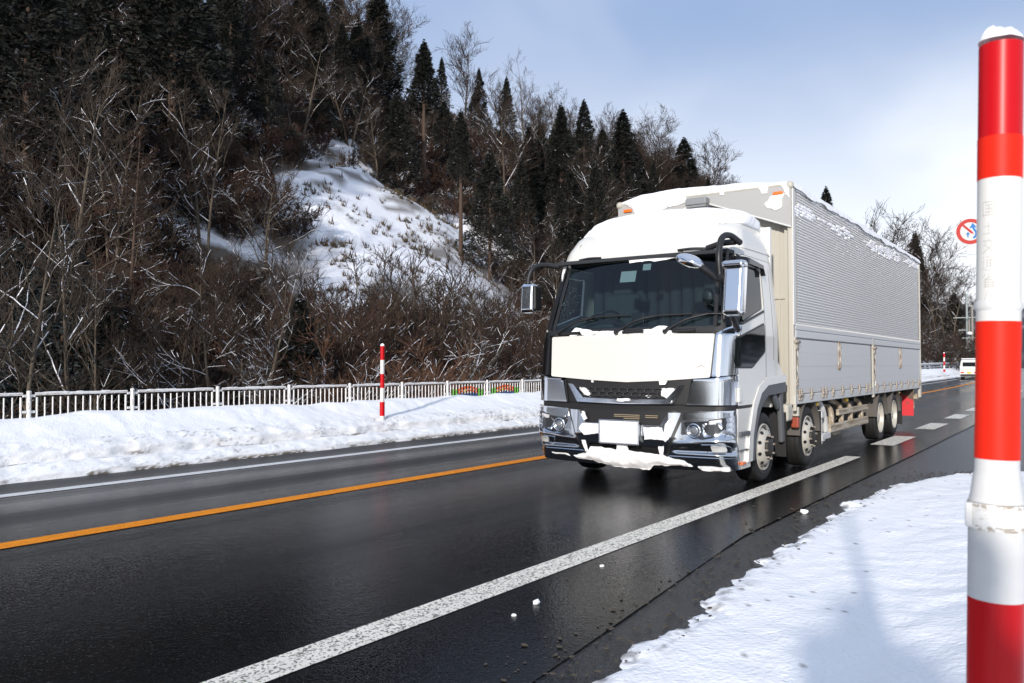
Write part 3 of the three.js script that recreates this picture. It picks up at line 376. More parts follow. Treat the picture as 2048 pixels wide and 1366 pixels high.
part('front_snow', [
  snowPatch([[-0.68, 0.30], [-0.5, 0.33], [-0.42, 0.42], [-0.2, 0.425], [-0.08, 0.40], [-0.07, 0.47], [0.07, 0.47], [0.08, 0.40], [0.3, 0.39], [0.45, 0.38], [0.55, 0.34], [0.72, 0.31], [0.8, 0.27], [0.55, 0.26], [0.35, 0.245], [0.28, 0.20], [-0.05, 0.20], [-0.28, 0.215], [-0.42, 0.26], [-0.62, 0.275]], Fb, front3, 0.05, 3, 0.02),
  snowPatch([[-1.0, 0.315], [-0.75, 0.31], [-0.72, 0.29], [-1.0, 0.295]], Fb, front3, 0.02, 5), snowPatch([[0.86, 0.27], [1.18, 0.27], [1.16, 0.225], [0.9, 0.225]], Fb, front3, 0.04, 6, 0.02),
  snowPatch([[0.49, 0.56], [0.54, 0.72], [0.60, 0.78], [0.64, 0.74], [0.58, 0.60], [0.54, 0.52]], Fb, front3, 0.015, 7, 0.024), snowPatch([[0.285, 0.675], [0.50, 0.685], [0.50, 0.55], [0.285, 0.54]], Fb, front3, 0.012, 8, 0.024), snowPatch([[-0.29, 0.69], [-0.50, 0.70], [-0.55, 0.63], [-0.48, 0.55], [-0.28, 0.58]], Fb, front3, 0.012, 9, 0.024),
  snowPatch([[-0.52, 0.49], [-0.46, 0.49], [-0.45, 0.37], [-0.49, 0.36]], Fb, front3, 0.02, 10, 0.02), snowPatch([[0.45, 0.47], [0.51, 0.48], [0.49, 0.37], [0.45, 0.37]], Fb, front3, 0.02, 11, 0.02), snowPatch([[-0.53, 0.83], [-0.49, 0.82], [-0.45, 0.74], [-0.50, 0.73]], Fb, front3, 0.02, 12, 0.0),
  snowPatch([[0.47, 1.105], [0.56, 1.12], [0.63, 1.10], [0.60, 1.04], [0.52, 1.0], [0.46, 1.03]], Fz, front3, 0.03, 13, -0.01), snowPatch([[-0.60, 1.10], [-0.50, 1.105], [-0.44, 1.05], [-0.44, 0.99], [-0.52, 1.02]], Fz, front3, 0.03, 14, -0.01), snowPatch([[0.44, 1.185], [0.53, 1.185], [0.50, 1.145], [0.45, 1.15]], Fz, front3, 0.02, 15), snowPatch([[-0.42, 1.19], [-0.39, 1.19], [-0.39, 1.16], [-0.42, 1.16]], Fz, front3, 0.02, 16),
  snowPatch([[-0.06, 0.985], [0.1, 0.985], [0.1, 0.955], [-0.06, 0.955]], Fz, front3, 0.015, 17, 0.035), snowPatch([[0.28, 1.02], [0.33, 1.02], [0.33, 1.0], [0.28, 1.0]], Fz, front3, 0.02, 18, -0.01),
  snowPatch([[-0.78, 1.74], [-0.7, 1.80], [-0.58, 1.78], [-0.45, 1.76], [-0.2, 1.755], [0.1, 1.75], [0.3, 1.76], [0.40, 1.80], [0.50, 1.79], [0.45, 1.755], [0.7, 1.73], [0.5, 1.71], [-0.6, 1.715], [-0.75, 1.70]], Fz, front3, 0.02, 19, 0.0),
  snowPatch([[-0.12, 2.61], [0.2, 2.635], [0.55, 2.64], [0.52, 2.59], [0.3, 2.56], [0.1, 2.57], [-0.1, 2.56]], Fz, front3, 0.015, 20, 0.0), snowPatch([[-1.02, 2.60], [-1.10, 2.68], [-1.13, 2.66], [-1.10, 2.45], [-1.07, 2.40], [-1.06, 2.5]], Fz, front3, 0.025, 21, 0.005)], plainSnow);
// roof bars and mirrors
for (const [x, y] of [[-0.66, 2.655], [0.655, 2.672]]) { const b = new MB(); b.tube([V(x - 0.16, y, Fz(x - 0.16, y) + 0.03), V(x, y + 0.008, Fz(x, y) + 0.035), V(x + 0.16, y, Fz(x + 0.16, y) + 0.03)], 0.014, 8, 8).rbox(0.05, 0.03, 0.05, 0.01, x - 0.13, y - 0.01, Fz(x, y)).rbox(0.05, 0.03, 0.05, 0.01, x + 0.13, y - 0.01, Fz(x, y)); b.build('roof_bar', black, truck); }
{ // kerb-side mirrors on a black arm
  const a = new MB(); a.tube([V(0.86, 2.66, -0.40), V(1.05, 2.70, -0.38), V(1.20, 2.70, -0.36)], 0.034, 8, 10).tube([V(1.22, 2.70, -0.45), V(1.17, 2.76, -0.25), V(1.14, 2.72, -0.12), V(1.14, 2.52, -0.02), V(1.15, 2.30, -0.02)], 0.034, 8, 24).tube([V(1.14, 2.28, -0.02), V(1.18, 2.27, 0.02), V(1.25, 2.27, 0.04)], 0.045, 8, 8).tube([V(1.12, 2.27, 0.0), V(1.06, 2.34, 0.07), V(0.97, 2.42, 0.14)], 0.038, 8, 10).tube([V(1.28, 1.90, 0.0), V(1.26, 1.80, -0.16), V(1.24, 1.74, -0.30)], 0.035, 8, 10).tube([V(1.10, 2.62, -0.40), V(1.13, 2.2, -0.20), V(1.14, 1.85, -0.16)], 0.018, 6, 10);
  const arm = a.build('mirror_arm', black, truck);
  const m = part('door_mirror', new RoundedBoxGeometry(0.225, 0.56, 0.15, 5, 0.05).rotateX(-0.16).translate(1.335, 2.145, 0.05), mat([0.86, 0.87, 0.88], 0.16, 1)); part('mirror_trim', new RoundedBoxGeometry(0.245, 0.09, 0.16, 4, 0.04).translate(1.335, 2.40, 0.05), chromeSoft, m);
  const u = new THREE.SphereGeometry(1, 28, 18).scale(0.16, 0.075, 0.10); u.rotateZ(-0.36); u.translate(0.885, 2.455, 0.15); part('front_view_mirror', u, chrome);
  const b = new MB(); b.tube([V(-1.16, 2.60, -0.52), V(-1.27, 2.62, -0.42), V(-1.37, 2.58, -0.28), V(-1.405, 2.45, -0.22), V(-1.40, 2.36, -0.20)], 0.032, 8, 24); b.build('mirror_arm', black, truck);
  const l = part('door_mirror', new RoundedBoxGeometry(0.20, 0.36, 0.14, 5, 0.045).rotateX(-0.08).translate(-1.385, 2.19, -0.20), chrome); part('mirror_glass', new RoundedBoxGeometry(0.05, 0.30, 0.15, 3, 0.02).translate(-1.27, 2.19, -0.205), black, l);
}
// lower cab side: step panels, wheel arch
part('step_panel', [sheet([[-0.285, 0.89], [-0.90, 0.89], [-0.80, 0.70], [-0.70, 0.36], [-0.70, 0.235], [-0.285, 0.235]], Fx, sideR, 0.03, 0.05, -0.004), sheet([[-0.285, 0.89], [-0.90, 0.89], [-0.80, 0.70], [-0.70, 0.36], [-0.70, 0.235], [-0.285, 0.235]], Fx, sideL, 0.03, 0.05, -0.004)], cabWhite);
{ const m = new MB(); m.rbox(0.04, 0.05, 0.30, 0.01, 1.245, 0.615, -0.46).box(0.02, 0.012, 0.34, 1.245, 0.44, -0.47); m.build('foot_step', greyPlastic, truck); part('side_reflector', new RoundedBoxGeometry(0.02, 0.035, 0.12, 2, 0.006).translate(1.247, 0.30, -0.42), amber); }
const archOut = [[-0.55, 0.30], [-0.62, 0.62], [-0.76, 0.94], [-0.95, 1.12], [-1.22, 1.205], [-1.97, 1.245]], archMid = [[-1.97, 1.155], [-1.27, 1.125], [-1.03, 1.04], [-0.87, 0.87], [-0.74, 0.58], [-0.70, 0.30]], archIn = [[-1.97, 1.03], [-1.30, 1.005], [-1.10, 0.93], [-0.96, 0.79], [-0.84, 0.54], [-0.80, 0.30]];
for (const S of [sideR, sideL]) { const fl = (z, y) => 1.245;
  part('wheel_arch', sheet([...archOut, ...archMid], fl, S, 0.08, 0.05, 0.012), cabWhite);
  part('arch_liner', sheet([...[...archMid].reverse(), ...archIn], fl, S, 0.3, 0.05, 0.004), greyPlastic); }
part('arch_rear', new MB().rbox(0.06, 0.62, 0.10, 0.02, 1.20, 0.72, -1.90, 0.12).rbox(0.05, 0.26, 0.10, 0.02, 1.20, 0.93, -1.70, 0.9).g, greyPlastic);
part('mud_flap', new THREE.BoxGeometry(0.5, 0.55, 0.02).translate(0.98, 0.50, -2.02), rubber);
// roof snow: follows the roof outline, thins to nothing along a melted lower edge
{ const inside = (x, z, y) => Math.abs(x) < Fx(z, y) - 0.0005 && z < Fz(x, y) && z > -1.71, cz = -1.18;
  const rho = (a, y) => { const cx = Math.sin(a), c = Math.cos(a); let lo = 0, hi = 2; for (let k = 0; k < 22; k++) { const m = (lo + hi) / 2; if (inside(cx * m, cz + c * m, y)) lo = m; else hi = m; } return lo; };
  const As = steps(0, Math.PI * 2, Math.PI / 90), Ts = steps(0, 1, 1 / 44), YT = 3.11;
  part('roof_snow', gridMesh(As, Ts, (a, t) => { const f = Math.max(0, Math.cos(a)), q = [Math.cos(a) * 3, Math.sin(a) * 3], n = fbm(q[0] * 1.1 + 20, q[1] * 1.1, 4) - 0.5, yb = lerp(3.0, 2.885 + 0.16 * n + 0.05 * (fbm(q[0] * 4, q[1] * 4 + 9, 3) - 0.5), sm(f, 0.35, 0.75));
    if (t <= 0.5) { const s = t / 0.5, y = lerp(yb, YT, s), th = 0.003 + 0.075 * Math.pow(s, 0.55) * (0.6 + 0.8 * fbm(q[0] * 2 + s, q[1] * 2 + 5, 4)), r = rho(a, y) + th; return V(Math.sin(a) * r, y + 0.3 * th * s, cz + Math.cos(a) * r); }
    const s = (t - 0.5) / 0.5, r0 = rho(a, YT) + 0.003 + 0.075 * (0.6 + 0.8 * fbm(q[0] * 2 + 1, q[1] * 2 + 5, 4)), r = r0 * (1 - s), x = Math.sin(a) * r, z = cz + Math.cos(a) * r; return V(x, YT + 0.02 + 0.15 * Math.sqrt(1 - (1 - s) ** 2.4) + 0.05 * (fbm(x * 2.4 + 3, z * 2.4, 4) - 0.5) * Math.min(1, s * 4), z); }), plainSnow); }
// ---------------------------------------------------------------- box body
const CZ = -2.316, CE = -12.05, CH = 3.70, CW = 1.245;
{ const b = new MB(); b.box(2.40, CH - 0.86 - 0.06, CZ - CE - 0.3, 0, (CH + 0.86) / 2, (CZ + CE) / 2 - 0.10); b.build('box_core', greyPaint, truck);
  const fw = new MB(); fw.box(2.34, 2.80, 0.03, 0, 2.26, CZ - 0.205).box(0.02, 2.3, 0.012, 1.02, 2.1, CZ - 0.186).box(0.02, 2.3, 0.012, 0.62, 2.1, CZ - 0.186).box(0.3, 0.05, 0.03, 1.04, 2.25, CZ - 0.18); fw.build('front_wall', cream, truck);
  for (const s of [1, -1]) { const p = new MB(); p.rbox(0.07, CH - 0.86, 0.20, 0.02, s * 1.21, (CH + 0.84) / 2, CZ - 0.11).box(0.05, CH - 0.92, 0.05, s * 1.14, (CH + 0.80) / 2, CZ - 0.12); p.build('corner_post', s > 0 ? cream : greyPaint, truck); }
  const sp = new MB(); sp.box(0.012, 1.83, 0.085, 1.2475, 2.79, CZ - 0.055); sp.build('post_cover', aluPale, truck);
  // upper bulkhead with its chevron lower edge
  const cap = roundPoly([[-1.235, CH - 0.03], [1.235, CH - 0.03], [1.235, 3.13], [0.10, 3.555], [-0.10, 3.555], [-1.235, 3.13]], 0.012, 2), Fc = () => CZ;
  part('bulkhead', sheet(cap, Fc, front3, 0.20, 0.4, 0.012), greyPaint);
  const edge = new MB(); for (const s of [1, -1]) edge.cyl(0.013, 0.013, V(s * 1.235, 3.13, CZ + 0.012), V(s * 0.12, 3.55, CZ + 0.012), 6); edge.build('bulkhead_edge', aluPale, truck);
  const cor = new MB(); for (const s of [1, -1]) cor.rbox(0.10, 0.10, 0.12, 0.045, s * 1.215, CH - 0.03, CZ - 0.02); cor.cyl(0.02, 0.02, V(-1.2, CH - 0.02, CZ), V(1.2, CH - 0.02, CZ), 8); cor.build('corner_cap', cream, truck);
  for (const s of [1, -1]) part('marker_lamp', new RoundedBoxGeometry(0.13, 0.045, 0.04, 3, 0.012).translate(s * 1.075, CH - 0.125, CZ + 0.025), amber);
  part('wing_motor_box', new MB().rbox(0.30, 0.10, 0.16, 0.02, 0, 3.575, CZ + 0.07).box(0.28, 0.03, 0.14, 0, 3.515, CZ + 0.06).g, mat([0.22, 0.225, 0.23], 0.5));
  // ribbed wing panel, kerb side: real ribs
  const P = [], y0 = 1.885, n = 47, pitch = (CH - 0.06 - y0) / n, za = CZ - 0.10, zb = CE + 0.06;
  const q = (xa, ya, xb, yb) => P.push(xa, ya, za, xb, yb, za, xb, yb, zb, xa, ya, za, xb, yb, zb, xa, ya, zb);
  for (let i = 0; i < n; i++) { const y = y0 + i * pitch, a = 1.212, b = 1.244; q(a, y, a, y + 0.42 * pitch); q(a, y + 0.42 * pitch, b, y + 0.52 * pitch); q(b, y + 0.52 * pitch, b, y + 0.86 * pitch); q(b, y + 0.86 * pitch, a, y + pitch); }
  const rg = new THREE.BufferGeometry(); rg.setAttribute('position', new THREE.Float32BufferAttribute(P, 3)); rg.computeVertexNormals();
  tag(part('ribbed_panel', rg, aluRib), null, null, null, 'stuff');
  const rg2 = rg.clone().applyMatrix4(new THREE.Matrix4().makeScale(-1, 1, 1)); tag(part('ribbed_panel', rg2, aluRib), null, null, null, 'stuff');
  const rails = new MB(); for (const s of [1, -1]) rails.rbox(0.03, 0.065, zb * -1 + za, 0.01, s * 1.236, 1.848, (za + zb) / 2).rbox(0.03, 0.10, zb * -1 + za, 0.012, s * 1.238, 1.762, (za + zb) / 2).rbox(0.05, 0.08, zb * -1 + za + 0.2, 0.03, s * 1.222, CH - 0.035, (za + zb) / 2); rails.build('wing_rail', alu, truck);
  const tk = new MB(); for (let k = 0; k < 110; k++) tk.box(0.012, 0.018, 0.03, 1.249, 1.888, za - 0.06 - k * 0.086); tag(tk.build('rail_rivet', aluPale, truck), null, null, null, 'stuff');
  // drop gates: four boards each
  for (const [z0, z1] of [[-2.42, -6.86], [-7.27, -11.92]]) { const gate = new THREE.Group(); gate.name = 'side_gate'; truck.add(gate);
    for (let k = 0; k < 4; k++) { const bh = 0.178; part('gate_board', new RoundedBoxGeometry(0.03, bh - 0.0006, z0 - z1, 2, 0.0015).translate(1.229 - 0.002 * (k % 2), 0.99 + bh * (k + 0.5), (z0 + z1) / 2), alu, gate); }
    part('gate_hem', new RoundedBoxGeometry(0.03, 0.02, z0 - z1, 2, 0.004).translate(1.232, 1.708, (z0 + z1) / 2), greyPlastic, gate); }
  const far = new MB(); far.box(0.03, 0.74, 9.5, -1.229, 1.34, -7.17); far.build('side_gate', alu, truck);
  const sill = new MB(); for (const s of [1, -1]) sill.rbox(0.06, 0.125, 9.68, 0.012, s * 1.222, 0.918, -7.18); sill.build('floor_sill', aluPale, truck);
  // posts between the gates
  const ps = new MB(); ps.rbox(0.035, 1.02, 0.10, 0.01, 1.24, 1.31, -7.065).rbox(0.04, 0.95, 0.05, 0.01, 1.242, 1.25, -2.37).rbox(0.05, 3.05, 0.07, 0.015, 1.232, 2.17, -11.97).rbox(0.06, 0.22, 0.12, 0.02, 1.22, 0.75, -11.95); ps.build('gate_post', cream, truck);
  for (const z of [-4.65, -9.55]) part('gate_latch', new MB().rbox(0.02, 0.42, 0.085, 0.006, 1.25, 1.50, z).rbox(0.025, 0.38, 0.03, 0.006, 1.262, 1.50, z).cyl(0.012, 0.012, V(1.27, 1.33, z), V(1.27, 1.62, z), 8).g, rusty);
  for (const z of [-2.40, -7.07]) part('gate_lock', new MB().rbox(0.03, 0.14, 0.09, 0.01, 1.268, 1.62, z).cyl(0.022, 0.022, V(1.275, 1.66, z - 0.08), V(1.275, 1.66, z + 0.08), 10).cyl(0.012, 0.012, V(1.272, 1.16, z), V(1.272, 1.6, z), 8).rbox(0.02, 0.10, 0.05, 0.005, 1.268, 1.14, z).g, rusty);
  const hinge = new MB().rbox(0.022, 0.075, 0.035, 0.006, 1.262, 1.015, 0).rbox(0.022, 0.065, 0.05, 0.006, 1.262, 0.935, 0).cyl(0.017, 0.017, V(1.268, 0.972, -0.04), V(1.268, 0.972, 0.04), 8).g, hg = mergeGeometries(hinge);
  for (const z of [-2.52, -2.62, -3.09, -3.67, -3.83, -4.23, -4.80, -5.38, -5.92, -6.45, -6.72, -7.30, -7.91, -8.50, -9.09, -9.62, -10.34, -10.90, -11.6, -11.78]) { const m = mesh('gate_hinge', hg, rusty, truck); m.position.z = z; }
  part('rear_door', new THREE.BoxGeometry(2.40, 2.8, 0.05).translate(0, 2.27, CE + 0.03), aluPale);
  // snow on the box roof, hanging over the rim
  { const xs = [...steps(-1.262, -1.1, 0.018), ...steps(-1.06, 1.06, 0.05), ...steps(1.09, 1.262, 0.016)], zs = [...steps(CE + 0.03, CZ - 0.35, 0.06), ...steps(CZ - 0.33, CZ + 0.02, 0.02)];
    part('box_snow', gridMesh(xs, zs, (x, z) => { const n = fbm(x * 1.5 + 8, z * 0.8, 4) - 0.5, n2 = fbm(x * 7, z * 7, 3) - 0.5, th = interp([[-1.26, 0.05], [-0.95, 0.145], [-0.2, 0.18], [0.4, 0.135], [1.0, 0.065], [1.26, 0.06]], x) * (0.9 + 0.45 * n) + 0.018 * n2, ex = clamp((1.262 - Math.abs(x)) / 0.09, 0, 1), ez = clamp(Math.min((CZ + 0.02 - z) / 0.16, (z - CE - 0.03) / 0.2), 0, 1), e = Math.sqrt(Math.min(1, ex) * ez); let y = CH + th * e - 0.012; if (ex < 0.01 && x > 0) y = CH - 0.03 - 0.10 * fbm(z * 2.2, 4, 4); return V(x + (x > 0 ? 0.012 * (1 - ex) + 0.010 * n2 * (1 - ex) : 0), y, z); }), plainSnow); }
  // snow plastered across the upper front-left corner and stuck on the ribs
  const fc = () => CZ + 0.014, fs = (z, y) => 1.240; const pts = [];
  part('bulkhead_snow', [snowPatch([[-1.12, 3.69], [-0.2, 3.69], [-0.15, 3.60], [-0.45, 3.56], [-0.8, 3.46], [-0.95, 3.50], [-1.02, 3.62]], fc, front3, 0.05, 31), snowPatch([[0.98, 3.555], [1.16, 3.56], [1.13, 3.48], [1.12, 3.40], [1.05, 3.36], [0.95, 3.40], [0.90, 3.46]], fc, front3, 0.03, 32), snowPatch([[0.82, 3.68], [0.96, 3.68], [0.93, 3.60], [0.86, 3.60]], fc, front3, 0.02, 33), snowPatch([[1.10, 3.69], [1.22, 3.69], [1.21, 3.50], [1.17, 3.57]], fc, front3, 0.015, 34), snowPatch([[0.30, 3.685], [0.36, 3.685], [0.36, 3.64], [0.30, 3.65]], fc, front3, 0.012, 35)], plainSnow);
  const rr = rng(77), sn = [], lumpG = new THREE.SphereGeometry(1, 9, 6), put = (y, z, a, b, c) => { const g = flat(lumpG.clone().scale(a, b, c)); g.translate(1.238, y, z); sn.push(g); };
  for (let z = za - 0.02; z > zb + 0.1; z -= 0.055) { const t = (za - z) / (za - zb), mid = lerp(3.34, 3.50, t) + 0.05 * (fbm(z * 1.1, 2, 3) - 0.5), wid = 0.10 * sm(fbm(z * 0.8 + 3, 6, 4), 0.26, 0.55);
    for (let r = Math.ceil((mid - wid - y0) / pitch); r <= (mid + wid - y0) / pitch; r++) if (fbm(z * 3 + r * 7.3, r * 1.7, 2) > 0.40) put(y0 + (r + 0.92) * pitch, z, 0.014 + 0.010 * rr(), 0.012 + 0.016 * rr(), 0.03 + 0.05 * rr());
    for (let r = Math.ceil((3.53 - y0) / pitch); r < n; r++) if (fbm(z * 1.3 + 9, r * 0.31, 3) > 0.50 - 0.05 * (r - 42)) put(y0 + (r + 0.95) * pitch, z, 0.012 + 0.008 * rr(), 0.008 + 0.012 * rr(), 0.03 + 0.05 * rr());
    for (let q = 0; q < 3; q++) if (rr() < 0.34 * (1.1 - t * 0.5)) { const y = 3.58 - rr() * rr() * 0.75; put(y0 + (Math.round((y - y0) / pitch) + 0.94) * pitch, z, 0.008, 0.008, 0.012 + 0.04 * rr()); } }
  tag(part('rib_snow', sn, plainSnow), null, null, null, 'stuff');
}
// ---------------------------------------------------------------- wheels and chassis
function wheel(x, z, dished) {
  const w = new THREE.Group(); w.name = 'wheel'; w.position.set(x, 0.405, z); if (x < 0) w.rotation.y = Math.PI; truck.add(w);
  const L = (pts, n = 56) => new THREE.LatheGeometry(pts.map((p) => new THREE.Vector2(p[0], p[1])), n).rotateZ(-Math.PI / 2);
  part('tyre', L([[0.272, -0.235], [0.30, -0.255], [0.36, -0.262], [0.395, -0.24], [0.404, -0.20], [0.404, -0.155], [0.398, -0.15], [0.398, -0.142], [0.404, -0.137], [0.404, -0.085], [0.398, -0.08], [0.398, -0.07], [0.404, -0.065], [0.402, -0.03], [0.39, -0.012], [0.372, -0.002], [0.34, 0.004], [0.318, 0.002], [0.314, 0.006], [0.300, 0.004], [0.272, -0.012]]), rubber, w);
  if (!dished) {
    const rimG = new THREE.Group; 
    const r = part('rim', [L([[0.274, -0.012], [0.268, 0.006], [0.256, 0.004], [0.246, -0.03], [0.242, -0.09]]), L([[0.242, -0.07], [0.225, -0.02], [0.20, 0.028], [0.165, 0.052], [0.145, 0.056]])], steelWhite, w);
    for (let k = 0; k < 10; k++) { const a = k * Math.PI / 5, g = new THREE.CylinderGeometry(0.021, 0.021, 0.012, 14); g.rotateZ(Math.PI / 2); g.scale(1, 1.1, 1); g.rotateZ(0.55); g.translate(0.018, 0.212, 0); g.rotateX(a); part('hand_hole', g, black, r); }
    part('hub', [L([[0.150, 0.055], [0.145, 0.030], [0.10, 0.032], [0.098, 0.065], [0.085, 0.08], [0.0, 0.083]])], mat([0.05, 0.045, 0.04], 0.6, 0.4), w);
    for (let k = 0; k < 8; k++) { const a = k * Math.PI / 4 + 0.2, g = new THREE.CylinderGeometry(0.012, 0.014, 0.04, 6).rotateZ(Math.PI / 2).translate(0.068, 0.135, 0).rotateX(a); part('wheel_nut', g, rusty, w); }
  } else {
    part('rim', [L([[0.274, -0.012], [0.268, 0.006], [0.256, 0.002], [0.25, -0.05], [0.236, -0.13], [0.20, -0.15], [0.12, -0.145], [0.115, -0.12]])], steelWhite, w);
    part('hub', [L([[0.118, -0.13], [0.105, -0.06], [0.085, -0.03], [0.0, -0.025]])], steelWhite, w);
    for (let k = 0; k < 8; k++) { const a = k * Math.PI / 4 + 0.2; part('wheel_nut', new THREE.CylinderGeometry(0.016, 0.018, 0.06, 6).rotateZ(Math.PI / 2).translate(-0.115, 0.155, 0).rotateX(a), rusty, w); }
  }
}
for (const s of [1, -1]) { wheel(s * 1.195, -1.275, false); wheel(s * 1.195, -3.117, false); wheel(s * 1.195, -7.88, true); wheel(s * 1.195, -9.17, true); }
{ const c = new MB(); for (const s of [-1, 1]) c.box(0.09, 0.26, 11.0, s * 0.42, 0.70, -6.3); for (const z of [-1.275, -3.117, -7.88, -9.17]) c.cyl(0.07, 0.07, V(-0.95, 0.405, z), V(0.95, 0.405, z), 10); for (let k = 0; k < 12; k++) c.box(2.3, 0.08, 0.08, 0, 0.82, -2.8 - k * 0.8); c.box(1.5, 0.7, 1.2, 0, 0.85, -0.95).box(0.9, 0.35, 1.2, 0, 0.55, -2.3).box(1.9, 0.5, 0.7, -0.1, 0.62, -5.9).box(1.4, 0.3, 1.0, 0, 0.45, -0.75); c.build('chassis', underbody, truck);
  const fl = new MB(); const fender = (z) => { const g = []; const s = new THREE.Shape(); s.absarc(0, 0, 0.50, 0.05, Math.PI - 0.05, false); s.absarc(0, 0, 0.475, Math.PI - 0.05, 0.05, true); const e = new THREE.ExtrudeGeometry(s, { depth: 0.34, bevelEnabled: false, curveSegments: 24 }); e.rotateY(Math.PI / 2); e.translate(0.89, 0.42, z); return e; };
  fl.add(fender(-3.117)).add(fender(-7.88)).add(fender(-9.17)); fl.build('mudguard', mat([0.10, 0.09, 0.08], 0.8), truck);
  part('mud_flap', new THREE.BoxGeometry(0.40, 0.50, 0.02).translate(1.03, 0.47, -3.66), rubber); part('mud_flap', new THREE.BoxGeometry(0.42, 0.55, 0.025).translate(1.03, 0.46, -9.72), rubber);
  const redTex = dataTex(256, (i, j) => { const u = i / 256, v = j / 256, d = sm(tfbm(u, v, 5, 4) + 1.1 * (v - 0.56), 0.42, 0.58), e = (Math.abs(u - 0.33) < 0.1 && Math.abs(v - 0.33) < 0.07 && tfbm(u, v, 24, 2) > 0.45) ? 0.6 : 0; return [toS(lerp(0.62, 0.12, Math.max(d, e))), toS(lerp(0.02, 0.075, Math.max(d, e))), toS(lerp(0.03, 0.05, Math.max(d, e)))]; }, true);
  const rf = new THREE.PlaneGeometry(0.62, 0.66); const rfb = new THREE.BoxGeometry(0.62, 0.66, 0.02); rfb.translate(0.90, 0.60, -11.25); tag(part('mud_flap', rfb, new THREE.MeshStandardMaterial({ map: redTex, roughness: 0.6 })), 'red rear mudflap caked with dirt');
  part('rear_lamp_bar', new MB().rbox(2.2, 0.12, 0.10, 0.02, 0, 0.62, -12.0).rbox(0.16, 0.12, 0.12, 0.03, 1.12, 0.66, -12.02).rbox(0.14, 0.16, 0.08, 0.03, 1.1, 0.48, -11.6).g, salty);
  // side guard with curved brackets, dirty
  const gd = new MB(); gd.rbox(0.05, 0.13, 2.55, 0.02, 1.16, 0.42, -5.65).rbox(0.05, 0.10, 2.05, 0.02, 1.17, 0.64, -5.85);
  for (const z of [-4.55, -5.15, -5.75, -6.5]) gd.tube([V(0.85, 0.88, z + 0.25), V(1.02, 0.82, z + 0.16), V(1.13, 0.70, z), V(1.145, 0.45, z - 0.02)], 0.042, 8, 16);
  gd.rbox(0.18, 0.30, 0.42, 0.08, 1.02, 0.45, -4.72).rbox(0.05, 0.32, 0.12, 0.03, 1.14, 0.52, -6.6).rbox(0.12, 0.16, 0.5, 0.05, 1.08, 0.36, -5.0); gd.build('side_guard', salty, truck);
  const gr = new MB(); gr.cyl(0.05, 0.05, V(1.16, 0.25, -3.80), V(1.16, 0.72, -3.80), 14).rbox(0.14, 0.11, 0.16, 0.02, 1.16, 0.66, -3.80).rbox(0.14, 0.11, 0.16, 0.02, 1.16, 0.33, -3.80).rbox(0.05, 0.10, 0.55, 0.02, 1.15, 0.33, -4.15).tube([V(1.10, 0.86, -3.95), V(1.14, 0.74, -4.05), V(1.15, 0.55, -4.15), V(1.15, 0.40, -4.2)], 0.045, 8, 16); gr.build('guard_end', aluPale, truck);
  const bx = new MB(); bx.rbox(0.55, 0.42, 0.65, 0.05, 0.80, 0.62, -4.45).rbox(0.5, 0.36, 0.9, 0.06, 0.82, 0.60, -6.0).cyl(0.16, 0.16, V(0.85, 0.6, -5.1), V(0.85, 0.6, -5.55), 18).rbox(0.5, 0.4, 0.35, 0.05, 0.80, 0.58, -6.85); bx.build('battery_box', mat([0.06, 0.058, 0.055], 0.7), truck);
  const yl = mat([0.75, 0.48, 0.02], 0.4); for (const z of [-3.62, -5.35, -9.72, -11.3]) part('side_marker', new RoundedBoxGeometry(0.05, 0.05, 0.12, 3, 0.015).translate(1.18, 0.815, z), yl);
  part('side_turn_signal', new MB().rbox(0.10, 0.14, 0.06, 0.02, 1.20, 0.62, -2.52).g, mat([0.30, 0.06, 0.03], 0.4)); part('signal_bracket', new MB().rbox(0.10, 0.12, 0.05, 0.01, 1.20, 0.76, -2.52).rbox(0.12, 0.22, 0.22, 0.04, 1.17, 0.76, -2.22).g, cream);
}
// ---------------------------------------------------------------- striped snow poles
const poleRed = new THREE.MeshPhysicalMaterial({ color: new THREE.Color().setRGB(0.50, 0.004, 0.008), roughness: 0.35, specularIntensity: 0.5 }), poleBright = new THREE.MeshPhysicalMaterial({ color: new THREE.Color().setRGB(0.74, 0.020, 0.006), roughness: 0.5, specularIntensity: 0.4 });
const poleWhiteTex = dataTex(256, (i, j) => { const v = toS(0.66 + 0.05 * (tfbm(i / 256, j / 256, 7, 4) - 0.5)); return [v, v, v * 0.985]; }, true), poleWhite = new THREE.MeshPhysicalMaterial({ map: poleWhiteTex, roughness: 0.42, clearcoat: 0.2 });
const cylPart = (name, r, h0, h1, m, parent, n = 48) => mesh(name, flat(new THREE.CylinderGeometry(r, r, h1 - h0, n, 1).translate(0, (h0 + h1) / 2, 0)), m, parent);
const lathe = (pts, n = 48) => flat(new THREE.LatheGeometry(pts.map((p) => new THREE.Vector2(...p)), n));
